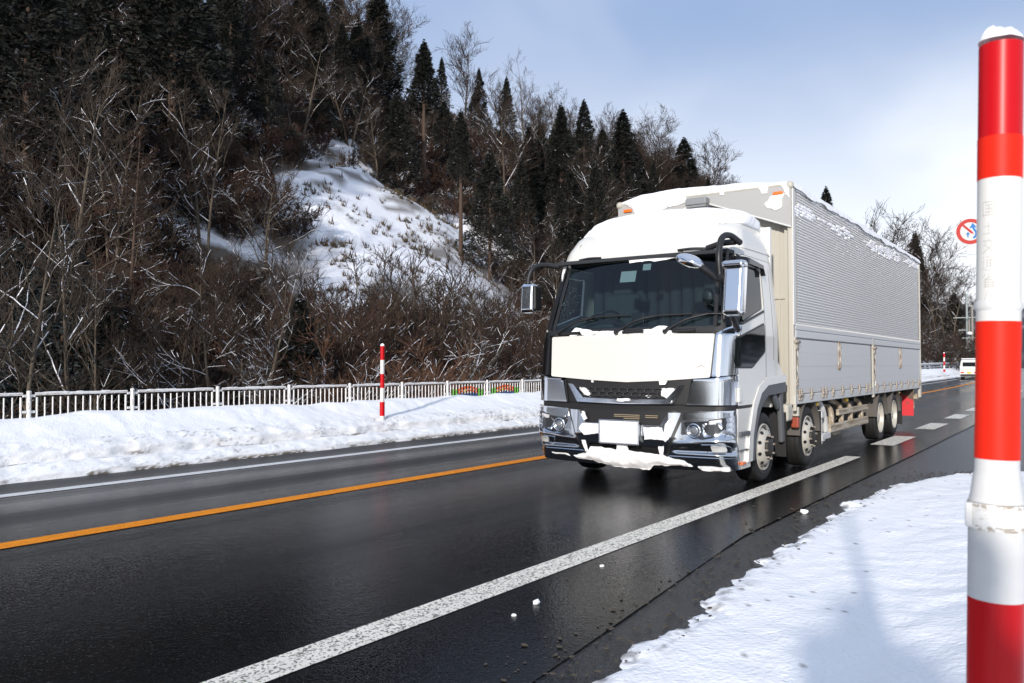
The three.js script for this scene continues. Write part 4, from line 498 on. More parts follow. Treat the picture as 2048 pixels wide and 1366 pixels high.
{ // near pole, at the right edge of the picture
  const k = 1.54 / 1.185, r = ray(1996, 700), dep = r[0] * Math.cos(YAW) + r[1] * Math.sin(YAW), D = r[0] * 1.54 / dep, N = r[1] * 1.54 / dep;
  const H = (py) => { const q = ray(1996, py), d = q[0] * Math.cos(YAW) + q[1] * Math.sin(YAW); return EYE + q[2] * 1.54 / d; };
  const t = thing('snow_pole', 'tall red and white striped snow pole close by at the right edge, capped with snow', 'snow pole', at(D, N));
  { const fw = V(-Math.sin(YAW), 0, -Math.cos(YAW)), rt = V(Math.cos(YAW), 0, -Math.sin(YAW)), tilt = R(1.5); t.quaternion.setFromAxisAngle(fw, tilt); t.position.addScaledVector(rt, -1.38 * Math.sin(tilt)); }
  const r1 = 0.0369, r2 = 0.0465;
  cylPart('red_band', r1, H(280), H(92), poleRed, t); cylPart('red_band', r1 + 0.0006, H(360), H(277), poleBright, t);
  cylPart('red_band', r1 + 0.0006, H(698), H(643), poleBright, t); cylPart('red_band', r1, H(860), H(698), poleBright, t); cylPart('red_band', r1 + 0.0006, H(917), H(858), poleBright, t);
  // worn embossed characters: their light edges and grey shade are drawn into the colour
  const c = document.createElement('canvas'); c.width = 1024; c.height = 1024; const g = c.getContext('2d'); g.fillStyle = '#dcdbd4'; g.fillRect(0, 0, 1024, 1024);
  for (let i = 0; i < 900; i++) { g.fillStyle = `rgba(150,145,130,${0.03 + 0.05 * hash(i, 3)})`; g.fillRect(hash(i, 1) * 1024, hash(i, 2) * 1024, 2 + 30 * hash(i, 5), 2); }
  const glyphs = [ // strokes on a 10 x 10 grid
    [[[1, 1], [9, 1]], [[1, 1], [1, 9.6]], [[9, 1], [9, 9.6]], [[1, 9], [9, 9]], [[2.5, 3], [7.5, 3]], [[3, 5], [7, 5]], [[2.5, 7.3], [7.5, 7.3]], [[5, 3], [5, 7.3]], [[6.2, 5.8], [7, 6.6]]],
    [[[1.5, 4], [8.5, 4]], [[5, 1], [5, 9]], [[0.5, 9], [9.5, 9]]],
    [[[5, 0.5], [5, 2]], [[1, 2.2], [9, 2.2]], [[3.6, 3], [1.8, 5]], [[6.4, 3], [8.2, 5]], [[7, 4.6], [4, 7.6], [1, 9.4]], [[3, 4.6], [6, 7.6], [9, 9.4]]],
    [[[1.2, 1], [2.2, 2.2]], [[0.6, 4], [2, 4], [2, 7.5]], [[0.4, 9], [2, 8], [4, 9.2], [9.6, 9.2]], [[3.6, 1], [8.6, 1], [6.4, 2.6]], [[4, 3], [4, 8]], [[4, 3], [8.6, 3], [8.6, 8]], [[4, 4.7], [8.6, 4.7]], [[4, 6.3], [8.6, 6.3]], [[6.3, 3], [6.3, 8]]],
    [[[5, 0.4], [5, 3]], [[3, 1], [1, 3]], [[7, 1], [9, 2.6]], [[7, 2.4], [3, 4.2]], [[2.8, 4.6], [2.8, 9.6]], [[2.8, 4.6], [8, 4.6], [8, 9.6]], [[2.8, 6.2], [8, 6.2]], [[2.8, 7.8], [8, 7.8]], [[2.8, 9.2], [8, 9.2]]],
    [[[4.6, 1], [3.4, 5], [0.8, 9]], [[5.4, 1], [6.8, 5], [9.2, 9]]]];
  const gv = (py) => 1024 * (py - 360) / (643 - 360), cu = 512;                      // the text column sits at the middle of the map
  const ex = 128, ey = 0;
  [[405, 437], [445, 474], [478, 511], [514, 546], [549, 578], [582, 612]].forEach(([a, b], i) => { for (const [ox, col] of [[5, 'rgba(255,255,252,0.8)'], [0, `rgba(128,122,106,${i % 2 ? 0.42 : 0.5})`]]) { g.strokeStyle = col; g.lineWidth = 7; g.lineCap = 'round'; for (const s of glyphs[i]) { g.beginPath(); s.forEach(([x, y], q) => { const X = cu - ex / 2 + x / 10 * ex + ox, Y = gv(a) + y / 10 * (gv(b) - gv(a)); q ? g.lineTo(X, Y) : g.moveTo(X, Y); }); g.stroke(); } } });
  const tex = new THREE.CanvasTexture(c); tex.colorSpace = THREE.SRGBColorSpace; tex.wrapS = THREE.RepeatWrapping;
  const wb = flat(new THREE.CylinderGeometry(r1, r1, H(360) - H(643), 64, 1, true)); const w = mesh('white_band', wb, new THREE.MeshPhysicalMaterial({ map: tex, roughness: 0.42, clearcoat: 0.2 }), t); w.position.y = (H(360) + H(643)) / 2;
  // three's cylinder: u = 0.5 lies at -z; turn it so that this faces the camera, a little to its left
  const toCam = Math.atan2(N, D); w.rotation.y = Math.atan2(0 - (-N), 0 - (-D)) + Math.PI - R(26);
  mesh('joint_ring', lathe([[r1, H(622)], [r1 + 0.0035, H(616)], [r1 + 0.0035, H(606)], [r1, H(602)]]), poleWhite, t);
  mesh('white_band', lathe([[r1, H(917)], [r1, H(938)], [r1 + 0.003, H(958)], [r2 - 0.003, H(990)], [r2, H(1003)]]), poleWhite, t);
  const colTex = dataTex(512, (i, j) => { const u = i / 512, v = j / 64, a = tfbm(u, v * 0.15, 40, 3), e = Math.min(v, 1 - v), d = sm(a, 0.42, 0.6) * (e < 0.16 ? 1 : 0) * 0.75 + (tfbm(u, v, 30, 3) > 0.66 ? 0.35 : 0); return [toS(lerp(0.76, 0.28, d)), toS(lerp(0.755, 0.22, d)), toS(lerp(0.73, 0.14, d))]; }, true, 64);
  const cg = flat(new THREE.CylinderGeometry(r2 + 0.0022, r2 + 0.0022, H(1004) - H(1056), 64, 1)); mesh('clamp_ring', cg, new THREE.MeshStandardMaterial({ map: colTex, roughness: 0.5 }), t).position.y = (H(1004) + H(1056)) / 2;
  { const b = new MB(); b.rbox(0.012, H(1004) - H(1052), 0.02, 0.003, 0, 0, 0); const m = b.build('clamp_lug', poleWhite, t); const a = toCam; m.position.set(-(r2 + 0.004) * Math.cos(YAW), (H(1004) + H(1054)) / 2, (r2 + 0.004) * Math.sin(YAW)); }
  cylPart('white_band', r2, H(1195), H(1056), poleWhite, t); cylPart('red_band', r2, H(1195) - 0.26, H(1195), poleRed, t); cylPart('white_band', r2, H(1195) - 0.52, H(1195) - 0.26, poleWhite, t); cylPart('red_band', r2, 0.02, H(1195) - 0.52, poleRed, t);
  const cap = gridMesh(steps(0, 1, 1 / 14), steps(0, Math.PI * 2, Math.PI / 20), (q, a) => { const rr = (r1 + 0.001) * q, h = H(92) + 0.002 + (0.030 + 0.012 * (fbm(Math.cos(a) * q * 2 + 5, Math.sin(a) * q * 2, 3) - 0.5) * 2 + 0.008 * Math.cos(a - 2.4) * q) * Math.sqrt(1 - q * q * 0.97); return V(rr * Math.cos(a), h, rr * Math.sin(a)); }); mesh('snow_cap', cap, plainSnow, t);
}
function simplePole(name, label, D, N, h0, h1, band, r, group) {
  const t = thing(name, label, 'snow pole', at(D, N), 0, group); let h = h1, k = 0; while (h > h0) { const b = Math.max(h0, h - band); cylPart(k % 2 ? 'white_band' : 'red_band', k > 3 ? r * 1.18 : r, b, h, k % 2 ? poleWhite : poleRed, t, 20); h = b; k++; }
  mesh('snow_cap', flat(new THREE.SphereGeometry(r, 14, 8, 0, Math.PI * 2, 0, Math.PI / 2).scale(1, 1.2, 1).translate(0, h1, 0)), plainSnow, t); return t; }
simplePole('snow_pole', 'thin red and white snow pole standing in the far snow bank before the white fence', 11.05, 10.9, 0.30, 1.715, 0.258, 0.040);
{ const r = ray(1888, 700), D = 92, N = D * r[1] / r[0]; simplePole('snow_pole', 'tiny far red and white pole before the guardrail behind the truck', D, N, 0.7, 2.55, 0.40, 0.085); }

// ---------------------------------------------------------------- white fence on the far bank
const fenceMat = (() => { const t = dataTex(256, (i, j) => { const u = i / 256, v = j / 256, r = sm(tfbm(u, v, 14, 4), 0.68, 0.76); return [toS(lerp(0.80, 0.30, r)), toS(lerp(0.80, 0.17, r)), toS(lerp(0.78, 0.09, r))]; }, true); t.repeat.set(1.3, 1.3); return new THREE.MeshStandardMaterial({ map: t, roughness: 0.5 }); })();
{ const f = thing('picket_fence', 'long white steel picket fence with rust spots above the far snow bank', 'fence'), FN = 12.0, P = 1.486, first = 5.37;
  const bar = flat(new THREE.CylinderGeometry(0.0105, 0.0105, 0.75, 8).translate(0, 0.545, 0)), post = flat(new THREE.CylinderGeometry(0.029, 0.029, 1.0, 14).translate(0, 0.50, 0)), cap = flat(new THREE.SphereGeometry(0.030, 12, 6, 0, 6.3, 0, 1.57).scale(1, 0.4, 1).translate(0, 1.0, 0));
  for (let k = -3; k < 14; k++) { const D = first + k * P, X = (d) => at(d, FN + curve(d), 0);
    { const p = mesh('post', mergeGeometries([post, cap]), fenceMat, f); p.position.copy(X(D)); const a = new MB(); for (const s of [-1, 1]) for (const y of [0.94, 0.72]) a.rbox(0.03, 0.035, 0.07, 0.008, 0, y, s * 0.05); const m = a.build('bracket', rusty.clone(), p); m.material = fenceMat; }
    const a = D + 0.085, b = D + P - 0.085, rail = new MB(); rail.cyl(0.021, 0.021, X(a).setY(0.965), X(b).setY(0.965), 10); rail.build('rail', fenceMat, f); new MB().cyl(0.016, 0.016, X(a).setY(0.17), X(b).setY(0.17), 8).build('lower_rail', fenceMat, f);
    for (let i = 0; i < 13; i++) { const d = lerp(a + 0.02, b - 0.02, i / 12), p = mesh('picket', bar, fenceMat, f); p.position.copy(X(d)); if (i === 0 || i === 12) p.scale.set(1.45, 1, 1.45); }
    const rs = rng(k + 50), sn = new MB(); for (let i = 0; i < 5; i++) { const d = a + rs() * (b - a - 0.3), L = 0.1 + rs() * 0.3; sn.add(new THREE.SphereGeometry(1, 8, 5).scale(0.018, 0.008, L / 2), -(FN + curve(d)), 0.986, -d - L / 2); } sn.build('rail_snow', plainSnow, f); }
  // the two panels with painted bars
  const cols = { g: mat([0.12, 0.42, 0.05], 0.5), o: mat([0.62, 0.10, 0.015], 0.5), b: mat([0.015, 0.10, 0.26], 0.5), y: mat([0.7, 0.42, 0.03], 0.5) };
  const band = (d, y0, y1, c) => { const m = mesh('painted_band', flat(new THREE.CylinderGeometry(0.0155, 0.0155, y1 - y0, 8)), cols[c], f); m.position.copy(at(d, FN + curve(d), (y0 + y1) / 2)); };
  for (const [k, top] of [[6, 0.90], [7, 0.92]]) { const D = first + k * P + 0.085, W = P - 0.17, rr = rng(9 + k); for (let i = 1; i < 12; i++) { const d = lerp(D + 0.02, D + W - 0.02, i / 12), e = i < 3 || i > 9; if (e) { band(d, 0.6, 0.82 - 0.03 * rr(), 'g'); continue; } const arch = 0.80 + 0.08 * Math.sin((i - 2) / 8 * Math.PI); band(d, arch - 0.06, arch, 'o'); band(d, arch - 0.12, arch - 0.075, rr() > 0.6 ? 'y' : 'o'); band(d, 0.62, 0.70 + 0.03 * rr(), 'b'); } }
}
// ---------------------------------------------------------------- things down the road
{ // guardrail behind the truck
  const g = thing('guardrail', 'grey steel guardrail along the far curve behind the truck', 'guardrail'), ds = steps(40, 230, 4), off = 3.0;
  const line = (o, y) => new THREE.CatmullRomCurve3(ds.map((d) => at(d, 11.9 + o + curve(d), y + 0.3 * sm(d, 60, 130))));
  for (const [name, y, r] of [['rail', 1.30, 0.10], ['rail', 1.02, 0.07]]) mesh(name, flat(new THREE.TubeGeometry(line(0, y), 90, r, 6)), mat([0.34, 0.36, 0.38], 0.5, 0.4), g);
  const snow = mesh('rail_snow', flat(new THREE.TubeGeometry(line(0, 1.40), 90, 0.05, 6)), plainSnow, g);
  for (let d = 42; d < 228; d += 4) { const p = mesh('post', flat(new THREE.CylinderGeometry(0.06, 0.06, 1.6, 8)), greyPlastic, g); p.position.copy(at(d, 12.0 + curve(d), 0.5 + 0.3 * sm(d, 60, 130))); }
}
{ // small van driving away
  const D = 89, N = 10.75, t = thing('kei_van', 'small white van driving away far down the far lane', 'van', at(D, N, 0.0), R(3.6));
  const paint = new THREE.MeshPhysicalMaterial({ color: new THREE.Color().setRGB(0.74, 0.73, 0.68), roughness: 0.4, clearcoat: 0.4 });
  const s = new THREE.Shape(roundPoly([[-0.735, 0.32], [0.735, 0.32], [0.735, 1.05], [0.62, 1.83], [-0.62, 1.83], [-0.735, 1.05]], 0.10, 4).map((p) => new THREE.Vector2(...p)));
  const b = new THREE.ExtrudeGeometry(s, { depth: 3.1, bevelEnabled: true, bevelSize: 0.06, bevelThickness: 0.08, bevelSegments: 3, curveSegments: 4 }); b.translate(0, 0, -3.2); mesh('body', flat(b), paint, t);
  mesh('rear_window', flat(new RoundedBoxGeometry(1.08, 0.40, 0.04, 3, 0.02).rotateX(-0.05).translate(0, 1.44, -0.02)), darkGlass, t);
  mesh('bumper', flat(new RoundedBoxGeometry(1.46, 0.2, 0.14, 3, 0.05).translate(0, 0.42, 0.0)), black, t);
  mesh('tailgate_step', flat(new RoundedBoxGeometry(1.44, 0.08, 0.1, 3, 0.03).translate(0, 1.0, 0.0)), paint, t);
  mesh('number_plate', flat(new RoundedBoxGeometry(0.33, 0.165, 0.02, 2, 0.005).translate(0, 0.66, 0.0).translate(0, 0, 0.02)), mat([0.80, 0.52, 0.01], 0.5), t);
  for (const q of [-1, 1]) { mesh('tail_lamp', flat(new RoundedBoxGeometry(0.3, 0.12, 0.05, 2, 0.02).translate(q * 0.56, 0.68, 0.0)), redLens, t); mesh('door_mirror', flat(new RoundedBoxGeometry(0.16, 0.22, 0.1, 3, 0.03).translate(q * 0.86, 1.15, -2.7)), black, t);
    for (const z of [-0.62, -2.7]) mesh('wheel', flat(new THREE.CylinderGeometry(0.27, 0.27, 0.16, 20).rotateZ(Math.PI / 2).translate(q * 0.63, 0.27, z)), rubber, t);
    mesh('side_window', flat(new RoundedBoxGeometry(0.03, 0.4, 1.9, 2, 0.02).rotateZ(q * 0.15).translate(q * 0.735, 1.42, -1.5)), darkGlass, t); }
  mesh('roof_rack', flat(new RoundedBoxGeometry(1.34, 0.07, 2.2, 3, 0.03).translate(0, 1.98, -1.4)), plainSnow, t); const rk = new MB(); for (const q of [-1, 1]) rk.box(0.05, 0.1, 2.0, q * 0.55, 1.91, -1.4); rk.build('rack_foot', greyPlastic, t);
}
{ // no-overtaking sign on an arm; its post stands hidden behind the near pole
  const p = ray(1940.5, 463), D = 21.6, k = D / p[0], N = p[1] * k, H = EYE + p[2] * k, q = ray(1993, 463), N2 = q[1] * (D / q[0]);
  const t = thing('road_sign', 'round red-rimmed no-overtaking sign with blue arrows, half hidden by the near pole', 'road sign', at(D, N, 0), R(18));
  const c = document.createElement('canvas'); c.width = c.height = 512; const g = c.getContext('2d'), Rr = 256; g.fillStyle = '#f2f2f0'; g.fillRect(0, 0, 512, 512); g.fillStyle = '#e8e8e6'; g.beginPath(); g.arc(256, 256, 256, 0, 7); g.fill();
  g.fillStyle = '#d8200c'; g.beginPath(); g.arc(256, 256, 250, 0, 7); g.fill(); g.fillStyle = '#ededeb'; g.beginPath(); g.arc(256, 256, 180, 0, 7); g.fill();
  g.strokeStyle = '#d8200c'; g.lineWidth = 42; g.beginPath(); g.moveTo(126, 126); g.lineTo(290, 290); g.stroke(); g.fillStyle = '#d8200c'; g.beginPath(); g.moveTo(250, 215); g.lineTo(330, 318); g.lineTo(225, 262); g.fill();
  const blue = '#1787d6'; g.strokeStyle = '#ededeb'; g.lineWidth = 66; g.lineCap = 'butt'; g.beginPath(); g.moveTo(305, 390); g.quadraticCurveTo(392, 320, 340, 245); g.quadraticCurveTo(318, 215, 306, 180); g.stroke();
  g.strokeStyle = blue; g.lineWidth = 40; g.beginPath(); g.moveTo(305, 390); g.quadraticCurveTo(392, 320, 340, 245); g.quadraticCurveTo(318, 215, 306, 180); g.stroke(); g.fillStyle = blue; g.beginPath(); g.moveTo(298, 86); g.lineTo(240, 192); g.lineTo(366, 180); g.fill();
  g.strokeStyle = blue; g.lineWidth = 26; g.beginPath(); g.moveTo(212, 370); g.lineTo(212, 310); g.stroke(); g.beginPath(); g.moveTo(212, 262); g.lineTo(172, 316); g.lineTo(252, 316); g.fill();
  const tex = new THREE.CanvasTexture(c); tex.colorSpace = THREE.SRGBColorSpace;
  const face = mesh('sign_face', flat(new THREE.CircleGeometry(0.30, 48).translate(0, H, 0.014)), new THREE.MeshStandardMaterial({ map: tex, color: new THREE.Color().setRGB(0.62, 0.62, 0.62), roughness: 0.6 }), t);
  mesh('sign_plate', flat(new THREE.CylinderGeometry(0.305, 0.305, 0.022, 48).rotateX(Math.PI / 2).translate(0, H, 0)), aluPale, t);
  const dx = -(N2 - N), m = new MB(); m.cyl(0.025, 0.025, V(-0.05, H + 0.12, -0.05), V(dx, H + 0.12, -0.05), 10).cyl(0.025, 0.025, V(-0.05, H - 0.12, -0.05), V(dx, H - 0.12, -0.05), 10); m.build('bracket_arm', mat([0.5, 0.5, 0.5], 0.5, 0.3), t);
  const pp = new MB(); pp.cyl(0.05, 0.05, V(dx, 0, -0.05), V(dx, H + 0.6, -0.05), 16); pp.build('post', mat([0.55, 0.55, 0.54], 0.5, 0.2), t);
}
{ // utility poles beyond the bend
  const steel = mat([0.30, 0.34, 0.33], 0.6, 0.2), conc = mat([0.26, 0.24, 0.21], 0.9);
  const mk = (px, topY, D, r, m, label, arms) => { const p = ray(px, topY), k = D / p[0], N = p[1] * k, H = EYE + p[2] * k, t = thing('utility_pole', label, 'utility pole', at(D, N, 0)); mesh('shaft', flat(new THREE.CylinderGeometry(r * 0.8, r, H + 1, 12).translate(0, (H - 1) / 2, 0)), m, t); for (const [dy, x0, x1] of arms) mesh('cross_arm', flat(new THREE.BoxGeometry(x1 - x0, 0.12, 0.12).translate((x0 + x1) / 2, H - dy, 0)), steel, t); return [t, H]; };
  mk(1933, 588, 125, 0.16, steel, 'slender grey-green steel lamp pole, tallest of the poles beyond the bend', [[1.6, 0, 0.9], [4.8, -1.0, 0.6]]);
  const [t, H] = mk(1944, 612, 124, 0.17, conc, 'concrete utility pole with cross arms and a white insulator beyond the bend', [[1.5, -2.2, 1.6], [4.2, -1.2, 1.2], [8.0, -1.4, 1.0]]); mesh('insulator', flat(new THREE.SphereGeometry(0.35, 12, 8).scale(1, 0.7, 1).translate(-0.3, H - 3.6, 0)), plainSnow, t);
  mk(1938, 635, 124.5, 0.15, conc, 'shorter concrete utility pole between the two taller ones', []);
}
// ---------------------------------------------------------------- vegetation
class TriB { constructor() { this.p = []; this.i = []; this.c = []; }
  ring(a, dir, r, s) { const u = Math.abs(dir.y) < 0.9 ? V(0, 1, 0) : V(1, 0, 0), x = u.clone().cross(dir).normalize(), y = dir.clone().cross(x), o = this.p.length / 3; for (let k = 0; k < s; k++) { const t = k / s * Math.PI * 2, cx = Math.cos(t) * r, cy = Math.sin(t) * r; this.p.push(a.x + x.x * cx + y.x * cy, a.y + x.y * cx + y.y * cy, a.z + x.z * cx + y.z * cy); } return o; }
  tube(pts, rad, s) { let o = -1; for (let k = 0; k < pts.length; k++) { const dir = pts[Math.min(k + 1, pts.length - 1)].clone().sub(pts[Math.max(0, k - 1)]).normalize(), n = this.ring(pts[k], dir, rad[k], s); if (o >= 0) for (let q = 0; q < s; q++) { const a = o + q, b = o + (q + 1) % s, c = n + q, d = n + (q + 1) % s; this.i.push(a, b, d, a, d, c); } o = n; } }
  tri(a, b, c) { const o = this.p.length / 3; for (const v of [a, b, c]) this.p.push(v.x, v.y, v.z); this.i.push(o, o + 1, o + 2); }
  geo() { const g = new THREE.BufferGeometry(); g.setAttribute('position', new THREE.Float32BufferAttribute(this.p, 3)); g.setIndex(this.i); g.computeVertexNormals(); g.setAttribute('uv', new THREE.BufferAttribute(new Float32Array(this.p.length / 3 * 2), 2)); return g; } }
const bark = [mat([0.100, 0.078, 0.055], 0.9), mat([0.075, 0.055, 0.038], 0.9), mat([0.075, 0.048, 0.034], 0.95), mat([0.135, 0.118, 0.095], 0.9)];
const twig = [mat([0.052, 0.036, 0.024], 0.95), mat([0.038, 0.024, 0.015], 0.95), mat([0.055, 0.027, 0.016], 0.95), mat([0.115, 0.055, 0.029], 0.95)];
const branchSnow = new THREE.MeshStandardMaterial({ color: new THREE.Color().setRGB(0.80, 0.82, 0.86), roughness: 0.85 });
const needle = [0.016, 0.021, 0.028].map((g, k) => new THREE.MeshStandardMaterial({ color: new THREE.Color().setRGB(0.008 + 0.003 * k, g * 0.6, 0.006 + 0.002 * k), roughness: 0.85 })), needleBlue = new THREE.MeshStandardMaterial({ color: new THREE.Color().setRGB(0.015, 0.022, 0.022), roughness: 0.8 });

// a leafless tree: o = { h, r, stems, fork, spread, up, n1, n2, n3, n4, snow }
function bareGeo(seed, o) {
  const th = o.thin ?? 1;
  const rr = rng(seed), wood = new TriB(), fine = new TriB(), snow = new TriB(), rnd = (a, b) => a + (b - a) * rr();
  const lay = (pts, rad, lim) => { if (rr() > o.snow) return; for (let k = 0; k < pts.length - 1; k++) { const a = pts[k], b = pts[k + 1], d = b.clone().sub(a), L = d.length(); d.divideScalar(L); const flatn = Math.sqrt(1 - d.y * d.y); if (flatn < 0.42 || rr() > 0.92) continue; const w = Math.max(rad[k] * 0.85, lim * 0.62), side = V(-d.z, 0, d.x).normalize(), up = side.clone().cross(d); if (up.y < 0) up.negate(); const r0 = rad[k] * 0.55, A = a.clone().addScaledVector(side, w).addScaledVector(up, r0), B = a.clone().addScaledVector(side, -w).addScaledVector(up, r0), T = a.clone().addScaledVector(up, rad[k] + w * 0.7), A2 = b.clone().addScaledVector(side, w * 0.8).addScaledVector(up, rad[k + 1] * 0.55), B2 = b.clone().addScaledVector(side, -w * 0.8).addScaledVector(up, rad[k + 1] * 0.55), T2 = b.clone().addScaledVector(up, rad[k + 1] + w * 0.6);
      snow.tri(A, A2, T2); snow.tri(A, T2, T); snow.tri(T, T2, B2); snow.tri(T, B2, B); } };
  const path = (p, d, L, n, wob, up) => { const pts = [p.clone()]; let q = p.clone(), dir = d.clone(); for (let k = 0; k < n; k++) { dir.x += rnd(-wob, wob); dir.y += rnd(-wob, wob) + up; dir.z += rnd(-wob, wob); dir.normalize(); q = q.clone().addScaledVector(dir, L / n); pts.push(q); } return pts; };
  const along = (pts, t) => { const f = t * (pts.length - 1), k = Math.min(pts.length - 2, Math.floor(f)); return [pts[k].clone().lerp(pts[k + 1], f - k), pts[k + 1].clone().sub(pts[k]).normalize()]; };
  const off = (dir, ang) => { const u = V(rnd(-1, 1), rnd(-0.6, 1), rnd(-1, 1)); u.addScaledVector(dir, -u.dot(dir)).normalize(); return dir.clone().multiplyScalar(Math.cos(ang)).addScaledVector(u, Math.sin(ang)); };
  const taper = (n, a, b) => Array.from({ length: n + 1 }, (_, k) => lerp(a, b, k / n));
  for (let s = 0; s < o.stems; s++) {
    const az = s * 2.4 + rnd(0, 1), lean = o.stems > 1 ? o.fork * rnd(0.5, 1.1) : rnd(0, 0.08), H = o.h * (o.stems > 1 ? rnd(0.7, 1) : 1), base = V(Math.cos(az) * o.r * 1.2 * (o.stems > 1 ? rnd(0.5, o.foot ?? 1.5) : 0), -0.4, Math.sin(az) * o.r * 1.2 * (o.stems > 1 ? rnd(0.5, o.foot ?? 1.5) : 0));
    const tr = path(base, V(Math.cos(az) * lean, 1, Math.sin(az) * lean).normalize(), H, 8, 0.07, 0.02), R0 = o.r * (o.stems > 1 ? rnd(0.6, 1) : 1); wood.tube(tr, taper(8, R0, R0 * 0.13), 6); if (lean > 0.3) lay(tr, taper(8, R0, R0 * 0.13), 0.012);
    for (let i = 0; i < o.n1; i++) { const t = lerp(o.from ?? 0.25, 0.99, (i + rr()) / o.n1), [p, d] = along(tr, t), L = H * o.spread * (o.cone ? (1.1 - t) * 1.5 : (t < 0.6 ? 1 : 1.25 - 0.6 * t)) * rnd(0.6, 1.15), r1 = Math.max(0.014 * th, R0 * (1 - t * 0.85) * rnd(0.35, 0.6));
      const b1 = path(p, off(d, rnd(...o.ang)), L, 9, 0.20, o.up * 0.8), rad1 = taper(9, r1, 0.010); wood.tube(b1, rad1, 4); lay(b1, rad1, 0.014);
      for (let j = 0; j < o.n2; j++) { const t2 = rnd(0.2, 1), [p2, d2] = along(b1, t2), L2 = L * rnd(0.28, 0.55) * (1.2 - 0.5 * t2), r2 = Math.max(0.011 * th, r1 * (1 - t2 * 0.8) * 0.5), b2 = path(p2, off(d2, rnd(0.35, 0.9)), L2, 5, 0.24, o.up), rad2 = taper(5, r2, 0.008 * th); fine.tube(b2, rad2, 3); lay(b2, rad2, 0.010);
        for (let k = 0; k < o.n3; k++) { const [p3, d3] = along(b2, rnd(0.15, 1)), L3 = Math.max(0.25, L2 * rnd(0.35, 0.75)), b3 = path(p3, off(d3, rnd(0.3, 0.8)), L3, 2, 0.18, o.up * 0.8), rad3 = taper(2, 0.0105 * th, 0.007 * th); fine.tube(b3, rad3, 3); if (rr() < 0.3) lay(b3, rad3, 0.008);
          for (let m = 0; m < o.n4; m++) { const [p4, d4] = along(b3, rnd(0.1, 1)), b4 = path(p4, off(d4, rnd(0.3, 0.8)), L3 * rnd(0.4, 0.8), 1, 0.1, 0.05); fine.tube(b4, [0.0085 * th, 0.006 * th], 3); } } } } }
  return { wood: wood.geo(), fine: fine.geo(), snow: snow.p.length ? snow.geo() : null };
}
function treeGroup(base, g, mats, label, category = 'tree', group) {
  const t = new THREE.Group(); t.name = numbered(base); t.userData = { base }; scene.add(t);
  mesh('trunk', g.wood, mats[0], t); mesh('crown', g.fine, mats[1], t); if (g.snow) tag(mesh('snow', g.snow, branchSnow, t), null, null, null, 'stuff'); return tag(t, label, category, group);
}
// a cedar: a trunk and a lumpy crown built of drooping clumps of needle sprays; snow lies on some clumps
function cedarGeo(seed, h, R0, nb, snowy, from = 0.1, bl = 60, sz = 1) {
  const rr = rng(seed), tr = new TriB(), cr = new TriB(), sn = new TriB(), rnd = (a, b) => a + (b - a) * rr();
  tr.tube([V(0, -0.6, 0), V(0, h * 0.4, 0), V(0, h * 0.96, 0)], [h * 0.017, h * 0.011, 0.02], 8);
  for (let i = 0; i < nb; i++) { const t = i < 9 ? 0.995 - 0.012 * i : from + (0.97 - from) * Math.pow((i + rr()) / nb, 0.85), az = i * 2.399 + rnd(-0.5, 0.5), Rr = R0 * (0.22 * Math.pow(1 - t, 0.6) + 0.78 * (1 - t)) * (0.72 + 0.28 * sm(t, from, from + 0.2)), rc = Math.max(0.05 + 0.012 * Math.min(i, 9), (0.30 + 0.16 * rr()) * Math.min(1, 0.10 + 2.6 * (1 - t)) * (0.35 + 0.75 * Rr / R0) * R0 / 2.3), d0 = Math.max(0, Rr - rc * 0.7) * rnd(0.55, 1.12), c = V(Math.cos(az) * d0, t * h - d0 * 0.12, Math.sin(az) * d0);
    if (d0 > 0.5) tr.tube([V(0, c.y + d0 * 0.2, 0), c], [0.03, 0.012], 3);
    for (let b = 0; b < bl; b++) { const o = V(rnd(-1, 1), rnd(-0.8, 1), rnd(-1, 1)); if (o.lengthSq() > 1) o.normalize(); const q = c.clone().add(V(o.x * rc, o.y * rc * 0.85, o.z * rc)), d = V(o.x + Math.cos(az) * 0.5 + rnd(-0.4, 0.4), o.y * 0.5 + rnd(-0.6, 0.35), o.z + Math.sin(az) * 0.5 + rnd(-0.4, 0.4)).normalize(), s = d.clone().cross(V(rnd(-1, 1), rnd(-1, 1), rnd(-1, 1))).normalize(), tip = Math.min(1, 0.32 + 4 * (1 - t)), l = rnd(0.16, 0.38) * sz * tip, wd = rnd(0.035, 0.085) * sz * tip; cr.tri(q.clone().addScaledVector(s, wd), q.clone().addScaledVector(s, -wd), q.clone().addScaledVector(d, l)); }
    if (rr() < snowy * 3) { const m = 2 + Math.floor(rr() * 5); for (let b = 0; b < m; b++) { const a = rnd(0, 6.3), e = rr() * rc * 0.9, q = V(c.x + Math.cos(a) * e, c.y + Math.sqrt(Math.max(0, rc * rc - e * e)) * 0.85 + 0.03, c.z + Math.sin(a) * e), l = rnd(0.06, 0.16) * sz, u = V(Math.cos(a), rnd(-0.5, 0), Math.sin(a)), v = V(-Math.sin(a), 0, Math.cos(a)); sn.tri(q.clone().addScaledVector(v, l * 0.5), q.clone().addScaledVector(v, -l * 0.5), q.clone().addScaledVector(u, l * 1.7)); sn.tri(q.clone().addScaledVector(v, l * 0.5), q.clone().addScaledVector(v, -l * 0.5), q.clone().addScaledVector(u, -l)); } } }
  return { wood: tr.geo(), fine: cr.geo(), snow: sn.p.length ? sn.geo() : null };
}
